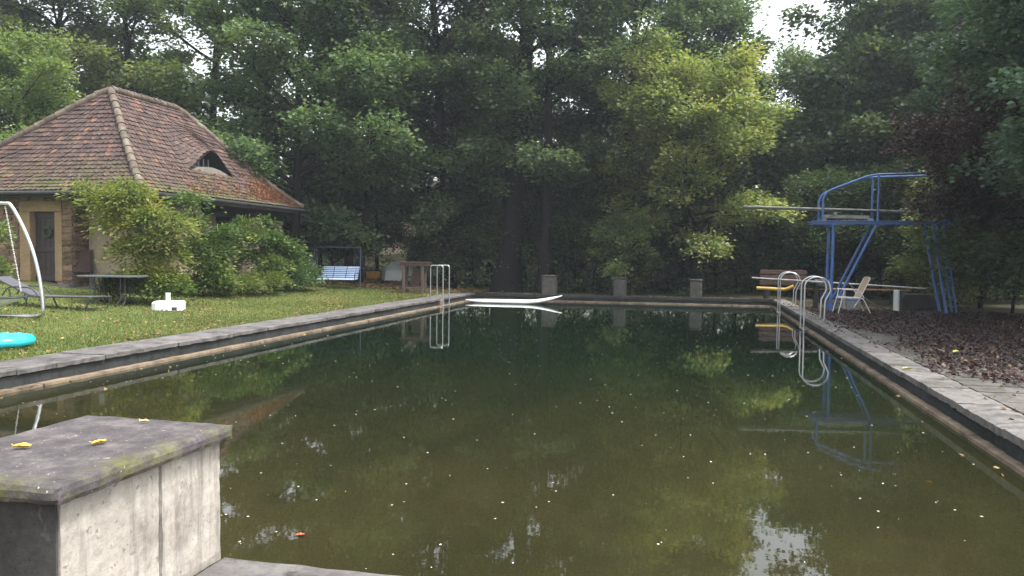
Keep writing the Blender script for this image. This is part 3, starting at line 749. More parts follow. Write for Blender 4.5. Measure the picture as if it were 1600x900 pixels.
# low springboard
a = PY(1175, 434, 27.0); e = PY(1446, 451, 27.0); SO = Vector((4.2, 27, 0))
low = empty('springboard', SO, 0, 'low grey springboard reaching over the water behind the blue tower legs', 'springboard')
b = TB(SO); b.beam(a, e, .46, .045, bev=.01); b.build('board', MAT['board'], low)
b = TB(SO); c_ = a.lerp(e, .38); d_ = a.lerp(e, .54); b.box(c_.x - .06, c_.x + .06, 26.8, 27.2, -.02, c_.z - .16, bev=.02); b.box(c_.x - .25, c_.x + .25, 26.85, 27.15, c_.z - .22, c_.z - .14, bev=.02); b.tube([(c_.x, 26.75, c_.z - .09), (c_.x, 27.25, c_.z - .09)], .055, 10)
b.build('fulcrum', MAT['coping_dark'], low)
for Y in (26.84, 27.16): b = TB(SO); b.tube([(d_.x, Y, -.02), (d_.x, Y, d_.z - .03)], .05, 8); b.build('stand', MAT['steel_dull'], low)
# white round post
p_ = G(1400, 488); b = TB(p_); b.tube([p_ - Vector((0, 0, .02)), p_ + Vector((0, 0, .64))], .085, 16); b.lathe([(0, .66), (.06, .66), (.085, .64)], 16, p_)
b.tube([p_ + Vector((0, 0, .5)), p_ + Vector((0, 0, .53))], .09, 16)
o = b.build('post', MAT['white_metal']); o.location = p_; tag(o, 'short round white post on the leaf-covered bank between chair and blue tower leg', 'post')

# ================================================================== POOL LADDERS
def pool_ladder(name, loc, hoops, label, w=.5, h=1.05, flip=1, square=False, lean=.0, r_=.021):
    root = empty(name, loc, 0, label, 'pool ladder', 'steel pool ladders')
    for y in hoops:
        b = MB()
        pts = [(-.12 * flip, y, -1.0), (-.12 * flip, y, h - (.0 if square else .22)), ]
        if square: pts = rounded([(-.1 * flip, y, -1.), (-.1 * flip, y, h), ((w - .1) * flip, y, h), ((w - .1) * flip, y, -.03)], .09, 6)
        else:
            c = w / 2 - .12; arc = [((c + .5 * w * cos(a)) * flip, y, h - .25 + .25 * sin(a)) for a in np.linspace(pi, .12, 14)]
            pts = [(-.12 * flip, y, -1.)] + arc + [((w - .12 + lean * .2) * flip, y, h - .34), ((w - .12 - lean) * flip, y, h - .6), ((w - .14 - lean) * flip, y, -.03)]
        b.tube(pts, r_, 10); b.tube([pts[-1], (pts[-1][0], y, pts[-1][2] + .02)], .045, 10); b.build('rail', MAT['steel'], root)
    for z in (-.25, -.5, -.8):
        b = MB(); b.box(-.12 * flip - .04, -.12 * flip + .04, hoops[0], hoops[1], z - .015, z + .015, bev=.005); b.build('step', MAT['steel'], root)
    return root
# left: steps over the left edge; the right pair stand at the right edge
pool_ladder('pool_ladder', (XL + .02, 27.1, 0), (-.35, .38), 'square-topped steel pool ladder at the far left corner of the pool', .46, 1.17, -1, True)
pool_ladder('pool_ladder', (XR - .02, 21.8, 0), (-.33, .33), 'round-topped steel pool ladder nearest to the blue tower legs', .6, 1.1, 1, lean=.1)
pool_ladder('pool_ladder', (XR - .02, 27.8, 0), (-.33, .33), 'round-topped steel pool ladder at the far right corner, in front of the brown bench', .6, 1.1, 1, lean=.1)
b = MB(); b.add(*rough_box(-.14, .1, -.5, -.2, -.28, -.02, .07, .03, 3, .04)); o = b.build('stone_block', MAT['ledge']); o.location = (XL - .02, 27.3, 0)
tag(o, 'pale rounded stone block on the ledge at the foot of the left pool ladder', 'stone')

# ================================================================== CHAIR, BUCKET, BENCHES ON THE RIGHT BANK
MAT['sling'] = simple('tan_sling', (.42, .31, .2), (.33, .24, .15), 30, .8, .3, .003)
cp = Vector((4.42, 24.55, 0)); ch = empty('garden_chair', cp, 0.12, 'white metal garden chair with a tan mesh back beside the blue tower legs', 'chair')
fr = MB()
for y in (-.27, .27):
    fr.tube(rounded([(-.46, y, 0), (-.3, y, .67), (-.36, y, .7), (.12, y, .68), (.24, y, .46)], .07), .014, 8)
    fr.tube(rounded([(.44, y, -.0), (.22, y, .44), (-.3, y, .47), (-.38, y, .44)], .05), .014, 8)
    fr.tube(rounded([(-.02, y * .95, .2), (.14, y, .46), (.4, y, 1.03), (.4, 0, 1.05)], .06), .014, 8)
for x, z in ((-.38, .44), (.2, .45)): fr.tube([(x, -.27, z), (x, .27, z)], .012, 6)
fr.build('frame', MAT['white_metal'], ch)
b = MB(); b.beam((.15, 0, .48), (.39, 0, 1.02), .5, .012, up=(0, 1, 0)) if False else None
def panel(b, a, c, w, th=.01, n=6, sag=.02):
    a = Vector(a); c = Vector(c); d = (c - a).normalized(); nn = d.cross(Vector((0, 1, 0)))
    vs = []
    for i in range(n + 1):
        for s in (-1, 1):
            for k in (0, 1): vs.append(a.lerp(c, i / n) + Vector((0, s * w / 2, 0)) + nn * (th * k - sag * sin(pi * i / n)))
    fs = [(4 * i + q0, 4 * i + q1, 4 * i + 4 + q1, 4 * i + 4 + q0) for i in range(n) for q0, q1 in ((0, 2), (3, 1), (1, 0), (2, 3))] + [(0, 1, 3, 2), (4 * n, 4 * n + 2, 4 * n + 3, 4 * n + 1)]
    b.add(vs, fs)
b = MB(); panel(b, (.15, 0, .48), (.395, 0, 1.02), .5); b.build('backrest', MAT['sling'], ch)
b = MB(); panel(b, (-.36, 0, .455), (.16, 0, .465), .5); b.build('seat', MAT['white_metal'], ch)
kp = G(1330, 487) + Vector((.15, .55, 0)); bk = empty('bucket', kp, .3, 'white plastic bucket with a blue band standing behind the tan chair', 'bucket')
b = MB(); b.lathe([(0, .0), (.17, 0), (.21, .36), (.225, .36), (.225, .4), (.2, .4), (.165, .03), (0, .03)], 24); b.build('tub', simple('bucket_white', (.88, .88, .87), (.8, .8, .8), 5, .4), bk)
b = MB(); b.lathe([(.206, .3), (.2115, .345)], 24); b.build('band', simple('blue_band', (.08, .25, .6), (.06, .2, .5), 5, .4), bk)

MAT['brown_wood'] = simple('brown_wood', (.085, .045, .036), (.04, .024, .02), 10, .85, .5, .01, island=.3)
MAT['orange_wood'] = simple('orange_wood', (.36, .17, .065), (.2, .1, .05), 8, .8, .4, .008)
def bench(loc, rz, w, label, seatm, backm, backs=3, seat_h=.45, top=1.1, group=None, legs=2, stone=True):
    root = empty('bench', loc, rz, label, 'bench', group)
    if stone:
        for x in (-w * .36, w * .36):
            b = MB(); b.add(*rough_box(x - .1, x + .1, -.22, .22, -.05, seat_h - .05, .1, .01, 3, .01)); b.build('leg', MAT['coping_dark'], root)
    else:
        for x in (-w * .42, w * .42):
            for y in (-.18, .2):
                b = MB(); b.box(x - .035, x + .035, y - .035, y + .035, -.03, seat_h, bev=.005); b.build('leg', MAT['brown_wood'], root)
    b = MB()
    for k in range(3): b.box(-w / 2, w / 2, -.24 + k * .16, -.1 + k * .16, seat_h - .04, seat_h + .005, bev=.008)
    b.build('seat', seatm, root)
    if backs:
        b = MB(); hb = (top - seat_h - .08) / backs
        for k in range(backs):
            z = seat_h + .1 + k * hb; y = .22 + k * .05; b.box(-w / 2 + .01 * k, w / 2, y, y + .035, z, z + hb * .8, bev=.008)
        for x in (-w * .36, w * .36): b.beam((x, .26, seat_h - .05), (x, .4, top), .06, .04)
        b.build('backrest', backm, root)
    return root
q = PY(1223, 466, 31.9); bench((q.x + .05, 32.0, 0), .05, 1.75, 'dark brown plank bench at the far right corner behind the curved ladder rails', MAT['brown_wood'], MAT['brown_wood'], 3, .42, 1.12)
q0 = PY(1182, 450, 31.55); q1 = PY(1226, 452, 31.45); q2 = PY(1240, 447, 31.4); NO = Vector(((q0.x + q1.x) / 2, 31.5, q0.z))
b = TB(NO); b.tube(smooth_path([q0, q0.lerp(q1, .5), q1, q2], 5), .06, 12); o = b.build('pool_noodle', simple('yellow_foam', (.5, .33, .06), (.4, .26, .05), 6, .6)); o.location = NO
tag(o, 'long yellow foam pool noodle lying across the brown bench', 'pool noodle')
q = PY(1335, 486, 30.2); bench((q.x + .1, 30.2, 0), 0, 3.3, 'long low bench with an orange plank seat in the shade behind the springboard', MAT['orange_wood'], MAT['brown_wood'], 0, .5, 1., legs=2)
b = MB(); b.add(*rough_box(-.3, .3, -.25, .25, 0, .3, .08, .03, 5, .03)); o = b.build('stone_block', MAT['far_block']); q = PY(1284, 452, 30.2); o.location = (q.x, 30.2, .508)
tag(o, 'grey stone block lying on the orange plank bench behind the blue tower leg', 'stone')
q = PY(1436, 489, 27.6); b = MB(); b.add(*rough_box(-.62, .62, -.3, .3, -.03, .48, .12, .02, 5, .03)); o = b.build('stone_trough', MAT['coping_dark']); o.location = (q.x + .1, 27.6, 0)
tag(o, 'low dark mossy stone block beside the rear legs of the blue tower', 'stone')
# hose and edging
b = MB(); hp = [(4.75, 25.9, .95), (4.95, 25.9, .55), (5.3, 25.8, .25), (5.7, 25.8, .07), (6.3, 25.9, .02), (7.3, 26.2, .02)]
hp = [(4.68, 26.75, .8)] + [(4.9, 26.4, .55), (5.2, 26.1, .26), (5.6, 25.95, .07), (6.3, 25.95, .02), (7.3, 26.2, .02)]
b.tube(smooth_path(hp, 6), .018, 8); tag(b.build('hose', simple('black_rubber', (.02, .022, .02), (.012, .012, .012), 6, .5)), 'black garden hose drooping from the springboard down to the leaf litter', 'hose')
b = MB(); b.add(*rough_box(3.5, 9.5, 25.3, 25.38, -.05, .05, .3, .01, 5, .01)); tag(b.build('kerb', MAT['coping_light']), kind='structure')

# ================================================================== PADDLEBOARD
a = Vector((-8.62, 29.55, 0)); e = Vector((-4.88, 29.75, 0)); L = (e - a).length; PO = a.lerp(e, .5) + Vector((0, 0, WATER))
b = MB(); ns, nr = 34, 12; vs = []
for i in range(ns + 1):
    u = i / ns; wd = .37 * max(.02, (1 - abs(2 * u - 1) ** 3.2)) ** .62; zc = .0 + .03 + .27 * max(0, (u - .6) / .4) ** 2 + .05 * max(0, (.18 - u) / .18) ** 2; th = .085 * max(.15, (1 - abs(2 * u - 1) ** 6))
    for k in range(nr):
        an = 2 * pi * k / nr; vs.append(((u - .5) * L, wd * math.copysign(abs(cos(an)) ** .8, cos(an)), zc + th * math.copysign(abs(sin(an)) ** .7, sin(an))))
fs = [(i * nr + k, i * nr + (k + 1) % nr, (i + 1) * nr + (k + 1) % nr, (i + 1) * nr + k) for i in range(ns) for k in range(nr)] + [tuple(range(nr))[::-1], tuple(range(ns * nr, ns * nr + nr))]
b.add(vs, fs, True); o = b.build('paddleboard', MAT['white']); o.location = PO + Vector((0, 0, .03)); o.rotation_euler = (0, 0, math.atan2(e.y - a.y, e.x - a.x))
tag(o, 'long white board with an upturned nose floating at the far left corner of the pool', 'paddleboard')

# ================================================================== LAWN FURNITURE
RZ = radians(12.9)
MAT['grey_metal'] = simple('grey_metal', (.05, .05, .055), (.035, .035, .04), 6, .55, .1, .002, metal=.3)
MAT['mesh_grey'] = simple('mesh_grey', (.085, .085, .095), (.06, .06, .068), 40, .7, .3, .002)
MAT['table_top'] = simple('table_top', (.1, .105, .115), (.07, .075, .08), 8, .4, .1, .002)
# swing bench
sp_ = GL(528, 450); MAT['swing_blue'] = simple('swing_frame_blue', (.014, .022, .045), (.009, .014, .03), 6, .5)
sw = empty('garden_swing', sp_, RZ - .1, 'garden swing with a pale blue slatted back hanging in a dark blue frame', 'garden swing')
b = MB(); HW = .93; HT = 1.62
for s in (-1, 1):
    for y, xo in ((-.55, .14), (.55, .05)): b.tube([(s * (HW + xo), y, -.03), (s * HW, 0, HT)], .018, 8)
    b.tube([(s * (HW + .07), -.28, .8), (s * (HW + .04), .28, .8)], .018, 6)
b.tube([(-HW - .02, 0, HT), (HW + .02, 0, HT)], .027, 8); b.build('frame', MAT['swing_blue'], sw)
sb, nvy = MB(), MB()
for k in range(3):
    x0 = -.78 + k * .52
    for j in range(7):
        f = j / 7; z = .36 + f * .52; y = .12 + f * .3
        M_ = Matrix.Translation((x0 + .26, y, z)) @ Matrix.Rotation(radians(-30), 4, 'X'); sb.box(-.245, .245, -.012, .016, -.002, .048, M_, bev=.006)
    M_ = Matrix.Translation((x0 + .26, .27, .62)) @ Matrix.Rotation(radians(-30), 4, 'X'); nvy.box(-.25, .25, .018, .04, -.3, .3, M_)
sb.build('backrest', simple('pale_blue', (.42, .52, .68), (.3, .4, .56), 9, .6), sw); nvy.build('backrest_backing', simple('navy', (.03, .05, .12), (.02, .03, .08), 9, .7), sw)
b = MB()
for j in range(6): b.box(-.78, .78, -.42 + j * .09, -.35 + j * .09, .34 + .004 * j, .365 + .004 * j, bev=.005)
b.build('seat', bpy.data.materials['pale_blue'], sw)
for s in (-1, 1): b = MB(); b.tube([(s * .8, -.38, .38), (s * .86, -.02, HT)], .008, 5); b.tube([(s * .8, .35, .8), (s * .86, .02, HT)], .01, 5); b.tube(rounded([(s * .8, -.38, .36), (s * .8, -.38, .58), (s * .8, .28, .6)], .06), .018, 6); b.build('hanger', MAT['swing_blue'], sw)
# umbrella base
up_ = GL(264, 483); ub_ = empty('umbrella_base', up_, RZ + .25, 'white plastic parasol base with a short upright tube standing empty on the lawn', 'parasol base')
b = MB(); hw = .36
def octo(z, h): return [(sx * (h if k else h * .7), sy * (h * .7 if k else h), z) for sx, sy, k in ((1, 1, 1), (1, 1, 0), (-1, 1, 0), (-1, 1, 1), (-1, -1, 1), (-1, -1, 0), (1, -1, 0), (1, -1, 1))]
vs = octo(-.02, hw) + octo(.17, hw) + octo(.2, hw - .03) + octo(.21, .09)
fs = [(8 * l + k, 8 * l + (k + 1) % 8, 8 * l + 8 + (k + 1) % 8, 8 * l + 8 + k) for l in range(3) for k in range(8)] + [tuple(range(24, 32))]
b.add(vs, fs); b.build('tank', MAT['white'], ub_)
b = MB(); b.tube([(-.02, 0, .2), (-.02, 0, .4)], .055, 14); b.tube([(-.02, 0, .38), (-.02, 0, .41)], .062, 14); b.build('tube', MAT['white'], ub_)
b = MB(); b.box(.12, .24, -hw - .004, -hw + .01, -.01, .07); b.build('wheel_notch', MAT['grey_metal'], ub_)
# table
tp = GL(177, 475); tb_ = empty('garden_table', tp, RZ, 'oval dark grey garden table standing on the lawn in front of the climber', 'table')
b = MB(); n = 40; el = [(.85 * math.copysign(abs(cos(a)) ** .75, cos(a)), .5 * math.copysign(abs(sin(a)) ** .75, sin(a))) for a in np.linspace(0, 2 * pi, n + 1)[:-1]]
vs = [(x, y, .70) for x, y in el] + [(x, y, .728) for x, y in el] + [(x * .985, y * .975, .735) for x, y in el]
b.add(vs, [tuple(range(n))[::-1], tuple(range(2 * n, 3 * n))] + [(l * n + k, l * n + (k + 1) % n, l * n + n + (k + 1) % n, l * n + n + k) for l in (0, 1) for k in range(n)]); b.build('tabletop', MAT['table_top'], tb_)
for x in (-.36, .3):
    for s in (-1, 1):
        b = MB(); b.tube(rounded([(x - .05, s * .12, .70), (x - .05, s * .12, .1), (x - .05, s * .38, -.01)], .12), .02, 8); b.tube(rounded([(x + .07, s * .12, .70), (x + .07, s * .12, .1), (x + .12, s * .36, -.01)], .12), .02, 8); b.build('leg', MAT['grey_metal'], tb_)
# dark folded chair by the wall
cp2 = GL(152, 446) + Vector((0, -.6, 0)); c2 = empty('garden_chair', cp2, RZ + .5, 'dark brown high-backed garden chair by the house wall behind the oval table', 'chair')
b = MB(); M_ = Matrix.Translation((0, .18, .74)) @ Matrix.Rotation(radians(-12), 4, 'X'); b.box(-.23, .23, -.02, .02, -.32, .36, M_, bev=.02); b.build('backrest', MAT['brown_wood'], c2)
b = MB(); b.box(-.23, .23, -.28, .16, .42, .45, bev=.01); b.build('seat', MAT['brown_wood'], c2)
for s in (-1, 1):
    b = MB(); b.tube([(s * .26, -.34, 0), (s * .26, .02, .62), (s * .26, .12, .66)], .014, 6); b.tube([(s * .26, .34, 0), (s * .26, .02, .62)], .014, 6); b.tube([(s * .255, .1, .4), (s * .255, .28, 1.1)], .014, 6); b.build('leg', MAT['grey_metal'], c2)
# lounger
lp = GL(100, 481); lo = empty('sun_lounger', lp, RZ + .05, 'grey mesh sun lounger with raised back on the lawn beside the oval table', 'sun lounger')
b = MB()
for y in (-.3, .3):
    b.tube(rounded([(.62, y, -.02), (.78, y, .27), (-.6, y, .28), (-.9, y, .27)], .08) if y < 0 else rounded([(.86, y, -.02), (.98, y, .25), (-.6, y, .28), (-.9, y, .27)], .08), .018, 8)
    b.tube(smooth_path([(-.3, y, -.02), (-.42, y, .26), (-.58, y, .46), (-.85, y, .5), (-1.1, y, .48), (-1.25, y, .3)], 5), .017, 8)
    b.tube([(-.62, y, .3), (-1.42, y, .72)], .017, 8); b.tube([(-1.1, y, .5), (-1.0, y, -.02)], .015, 6)
b.tube([(-1.42, -.3, .72), (-1.42, .3, .72)], .017, 8); b.tube([(.8, -.3, .275), (.97, .3, .255)], .017, 8); b.tube([(.64, -.3, 0), (.86, .3, 0)], .012, 6); b.build('frame', MAT['grey_metal'], lo)
b = MB(); panel(b, (-.58, 0, .29), (.86, 0, .275), .57, sag=.02); b.build('seat', MAT['mesh_grey'], lo)
b = MB(); panel(b, (-1.42, 0, .725), (-.6, 0, .3), .57, sag=.01); b.build('backrest', MAT['mesh_grey'], lo)
# hanging lounger: silver stand, rope, seat
dep = 16.6; hl = GL(66, 496); HLo = Vector((hl.x, hl.y, hl.z)); hn = empty('hanging_lounger', HLo, 0, 'silver curved stand with a hanging pale boat-shaped lounger at the left edge of the lawn', 'hanging lounger')
fp = [D(px, py, dep) for px, py in ((-250, 330), (-120, 318), (-40, 316), (5, 317.5), (17, 321), (34, 350), (50, 388), (60, 425), (66, 462), (67.5, 485))]
zz = hl.z
ft = [Vector((hl.x - .08, hl.y - .12, zz + .03)), Vector((hl.x - .6, hl.y - .35, zz + .05)), Vector((hl.x - 1.6, hl.y - .6, zz + .1)), Vector((hl.x - 2.8, hl.y - .5, zz + .2)), Vector((hl.x - 3.8, hl.y + .2, zz + .28))]
b = TB(HLo); b.tube(smooth_path(fp, 5) + smooth_path([D(67, 491, dep)] + ft, 5), .038, 10); b.build('stand', MAT['steel'], hn)
MAT['rope'] = simple('rope', (.6, .58, .55), (.3, .29, .28), 60, .8)
b = TB(HLo); ra, rb_ = D(8, 322, dep), D(33, 456, dep)
for s in range(46):
    p0 = ra.lerp(rb_, s / 46); p1 = ra.lerp(rb_, (s + .7) / 46); b.tube([p0, p1], .017 if s % 2 else .011, 6)
b.build('rope', MAT['rope'], hn)
sa = D(38, 466, dep); ax_ = (D(-110, 466, dep) - sa).normalized(); sd2 = Vector((0, 0, 1)).cross(ax_).normalized(); b = TB(HLo); vs = []; ns = 20; nr = 9; LL = 2.3
for i in range(ns + 1):
    u = i / ns; w_ = .42 * sin(pi * min(max(u, .01), .99)) ** .7; z0 = -.10 * sin(pi * u) - .0
    for k in range(nr):
        q = -1 + 2 * k / (nr - 1); vs.append(sa + ax_ * LL * u + sd2 * w_ * q + Vector((0, 0, z0 * .3 - .26 * sin(pi * u) * (1 - q * q) + .02)))
fs = [(i * nr + k, i * nr + k + 1, (i + 1) * nr + k + 1, (i + 1) * nr + k) for i in range(ns) for k in range(nr - 1)]
nv = len(vs); vs2 = [v_ - Vector((0, 0, .02)) for v_ in vs]; b.add(vs + vs2, fs + [tuple(i + nv for i in f[::-1]) for f in fs], True); b.build('seat', simple('seat_cloth', (.72, .7, .75), (.6, .58, .64), 5, .7), hn)
b = TB(HLo); rim = [sa + ax_ * LL * u + sd2 * .42 * sin(pi * min(max(u, .01), .99)) ** .7 * s + Vector((0, 0, -.03 * sin(pi * u) + .02)) for s, us in ((1, np.linspace(.0, 1, 14)), (-1, np.linspace(.93, .07, 12))) for u in us]
b.tube(rim, .016, 6, closed=True); b.box(0, .07, -.03, .03, -.035, .035, Matrix.Translation(sa + Vector((.0, 0, 0))), bev=.01); b.tube([rb_, sa], .012, 6); b.build('rim', MAT['grey_metal'], hn)
# swim ring
rp = GL(1, 541); b = MB(); vs = []; nR, nr = 48, 16
for i in range(nR):
    A = 2 * pi * i / nR
    for k in range(nr):
        a = 2 * pi * k / nr; rr = .38 + .11 * cos(a) + .005 * sin(A * 13) * (1 - .6 * cos(a)); vs.append((rr * cos(A), rr * sin(A), .09 + .09 * sin(a) + .005 * sin(A * 9)))
b.add(vs, [(i * nr + k, ((i + 1) % nR) * nr + k, ((i + 1) % nR) * nr + (k + 1) % nr, i * nr + (k + 1) % nr) for i in range(nR) for k in range(nr)], True)
o = b.build('swim_ring', simple('turquoise', (.03, .5, .62), (.025, .44, .58), 4, .25, .1, .01)); o.location = rp; tag(o, 'turquoise inflatable swim ring lying on the grass at the left edge', 'swim ring')
# wooden frame beside the left ladder
wp = (G(635, 458) + G(664, 460)) / 2; wf = empty('wooden_frame', (wp.x, 29.5, .02), .2, 'small weathered brown wooden play frame between the swing and the left ladder', 'wooden frame')
MAT['grey_wood'] = simple('grey_wood', (.1, .07, .058), (.045, .032, .028), 10, .9, .5, .01)
for x in (-.36, .36):
    for y in (-.4, .4):
        b = MB(); b.box(x - .055, x + .055, y - .055, y + .055, -.05, 1.08, bev=.008); b.build('post', MAT['grey_wood'], wf)
b = MB()
for y in (-.43, .43): b.box(-.5, .62, y - .03, y + .03, 1.08, 1.2, bev=.006)
for k in range(5): b.box(-.48 + k * .22, -.3 + k * .22, -.5, .5, 1.203, 1.23, bev=.005)
b.build('top', MAT['brown_wood'], wf)
for x0, x1, y, z in ((-.3, .3, -.4, .2), (-.3, .3, .4, .2), (-.3, .3, .4, .6)): b = MB(); b.box(x0, x1, y - .02, y + .02, z, z + .07, bev=.005); b.build('rail', MAT['grey_wood'], wf)
b = MB(); M_ = Matrix.Translation((.05, .1, .62)) @ Matrix.Rotation(radians(18), 4, 'Y'); b.box(-.2, .2, -.02, .02, -.3, .36, M_, bev=.005); b.beam((-.6, .3, .4), (-.34, .3, 1.0), .06, .05); b.build('board', MAT['brown_wood'], wf)
# distant things glimpsed between the trees
tq = D(622, 438, 40); tz = float(height(tq.x, tq.y)); tn = empty('tent', (tq.x, tq.y, tz), RZ + .3, 'small white tent glimpsed between thin trunks beyond the swing', 'tent')
b = MB(); vs = [(-.75, -.6, 0), (.75, -.6, 0), (.75, .6, 0), (-.75, .6, 0), (-.7, -.55, .5), (.7, -.55, .5), (.7, .55, .5), (-.7, .55, .5), (-.35, 0, .95), (.45, 0, .95)]
b.add(vs, [(0, 1, 5, 4), (1, 2, 6, 5), (2, 3, 7, 6), (3, 0, 4, 7), (4, 5, 9, 8), (6, 7, 8, 9), (5, 6, 9), (7, 4, 8)]); b.build('canopy', MAT['white'], tn)
yq = D(583, 437, 39); b = MB(); b.add(*rough_box(-.3, .3, -.3, .3, 0, .42, .1, .02, 2, .05)); o = b.build('box', simple('yellow_box', (.6, .32, .05), (.45, .24, .05), 6, .6)); o.location = (yq.x, yq.y, float(height(yq.x, yq.y)))
tag(o, 'yellow-orange box half hidden behind thin trunks right of the swing', 'box')
fq = D(600, 400, 62); fh = empty('far_house', (fq.x, fq.y, 0), .2, 'pale pinkish house glimpsed far behind the trees above the white tent', 'house')
b = MB(); b.box(-7, 5, 0, 6, -1, 4.6); b.build('wall', simple('far_plaster', (.6, .46, .38), (.5, .38, .3), 2, .9), fh)
b = MB(); b.add([(-7.5, -.5, 4.6), (5.5, -.5, 4.6), (5.5, 6.5, 4.6), (-7.5, 6.5, 4.6), (-7.5, 3, 7.5), (5.5, 3, 7.5)], [(0, 1, 5, 4), (2, 3, 4, 5), (0, 4, 3), (1, 2, 5), (0, 3, 2, 1)]); b.build('roof', MAT['ridge'], fh)
# ================================================================== TREES
def at(px, dep):
    d = ray(px, 400); p = Vector((0, 0, 0)) + d * dep; return Vector((p.x, p.y, float(height(p.x, min(p.y, 90))) - .05))
def tree(name, px, dep, label, cat='tree', group=None, **k):
    o = make_tree(name, **k); o.location = at(px, dep); o.rotation_euler = (0, 0, k['seed'] * 1.3); tag(o, label, cat, group); return o
B = MAT['bark']
T1 = tree('broadleaf_tree', 552, 36, 'tall broadleaf tree with a dark double trunk directly behind the garden swing', seed=1, H=21, base=3.2, R=5.2, r0=.27, nleaf=43680, leaf=(.19, .14), mat=MAT['leaf_mid'], bark=B, forks=2, nl=18)
T2 = tree('broadleaf_tree', 700, 36.5, 'tall dark tree with a straight trunk behind the left pool ladder', seed=2, H=22, base=3.4, R=4.6, r0=.34, nleaf=42000, leaf=(.19, .14), mat=MAT['leaf_dark'], bark=B, nl=34)
T3 = tree('broadleaf_tree', 790, 35.5, 'dark tree with the thickest trunk in the wood, behind the floating white board', seed=3, H=23, base=4.2, R=5., r0=.62, nleaf=43680, leaf=(.19, .14), mat=MAT['leaf_dark'], bark=B, nl=34)
T4 = tree('broadleaf_tree', 848, 34.0, 'tall tree whose single dark trunk rises right behind the left far starting block', seed=4, H=21, base=4.5, R=4.4, r0=.28, nleaf=38640, leaf=(.19, .14), mat=MAT['leaf_dark'], bark=B, nl=30)
T5 = tree('broadleaf_tree', 985, 38.5, 'tall dark tree behind the left half of the yellowish tree', seed=5, H=21, base=3.2, R=5., r0=.3, nleaf=40320, leaf=(.19, .14), mat=MAT['leaf_dark'], bark=B, nl=32)
TY = tree('yellow_green_tree', 1088, 33.8, 'bright yellow-green tree in autumn colour above the right far starting blocks', seed=6, H=9.6, base=2.6, R=4.1, r0=.2, nleaf=52000, leaf=(.16, .115), mat=MAT['leaf_yellow'], bark=B, nl=42, sxy=.36)
T6 = tree('broadleaf_tree', 1065, 43, 'tall loose-crowned green tree forming the left edge of the sky gap', seed=7, H=17, base=4, R=4.0, r0=.28, nleaf=35280, leaf=(.19, .14), mat=MAT['leaf_mid'], bark=B, nl=28)
T7 = tree('broadleaf_tree', 455, 33.2, 'leafy green tree whose low branches hang over the far corner of the tiled roof', seed=8, H=16, base=2.2, R=5.0, r0=.26, nleaf=50400, leaf=(.19, .14), mat=MAT['leaf_mid'], bark=B, nl=36)
T8 = tree('broadleaf_tree', 345, 41, 'tall light green tree rising behind the ridge end of the tiled roof', seed=9, H=20, base=5, R=5.0, r0=.3, nleaf=31919, leaf=(.19, .14), mat=MAT['leaf_light'], bark=B, nl=28)
T9 = tree('broadleaf_tree', 215, 42, 'tall tree with open crown rising straight behind the roof peak', seed=10, H=20, base=5, R=4.6, r0=.3, nleaf=26880, leaf=(.19, .14), mat=MAT['leaf_mid'], bark=B, nl=26)
T10 = tree('broadleaf_tree', 85, 38, 'tall bright green tree at the upper left behind the roof', seed=11, H=19, base=4, R=4.6, r0=.3, nleaf=30239, leaf=(.19, .14), mat=MAT['leaf_light'], bark=B, nl=26)
T11 = tree('broadleaf_tree', -25, 36, 'dark green tree at the top left corner', seed=12, H=20, base=5, R=4.4, r0=.3, nleaf=28560, leaf=(.19, .14), mat=MAT['leaf_dark'], bark=B, nl=26)
TL = tree('lime_green_tree', 15, 31, 'low lime-green tree peeking over the left hip of the roof', seed=13, H=9.2, base=1.5, R=3.2, r0=.16, nleaf=34000, leaf=(.14, .1), mat=MAT['leaf_light'], bark=B, nl=30, sxy=.36)
TY.rotation_euler.z += 3.1
# right of the sky gap
T12 = tree('broadleaf_tree', 1400, 42, 'bluish green tree rising to the right edge of the sky gap', seed=14, H=15, base=3, R=4.4, r0=.22, nleaf=35280, leaf=(.19, .14), mat=MAT['leaf_mid'], bark=B, nl=30)
T13 = tree('broadleaf_tree', 1225, 45, 'lower round-topped tree under the sky gap', seed=15, H=13, base=2.2, R=4.6, r0=.2, nleaf=35280, leaf=(.19, .14), mat=MAT['leaf_mid'], bark=B, nl=30)
T14 = tree('broadleaf_tree', 1440, 38, 'tall green tree behind the copper-leaved tree', seed=16, H=18, base=3, R=4.8, r0=.25, nleaf=36960, leaf=(.19, .14), mat=MAT['leaf_dark'], bark=B, nl=30)
T15 = tree('broadleaf_tree', 1590, 33, 'green tree at the right edge behind the near beech', seed=17, H=15, base=1.6, R=5.0, r0=.25, nleaf=36960, leaf=(.19, .14), mat=MAT['leaf_mid'], bark=B, nl=34)
TB_ = tree('beech_tree', 1790, 15.5, 'near beech tree with large blue-green leaves hanging in from the right edge', seed=18, H=13.5, base=2.4, R=6.4, r0=.3, shape='vase', nleaf=170000, leaf=(.13, .09), mat=MAT['leaf_beech'], bark=B, nl=44, sxy=.34)
TC = tree('copper_beech', 1640, 20.8, 'dark red copper-leaved tree hanging over the rear end of the blue tower', seed=19, H=6.2, base=2.6, R=3.5, r0=.16, nleaf=95000, leaf=(.1, .07), mat=MAT['leaf_copper'], bark=B, nl=34, sxy=.32)
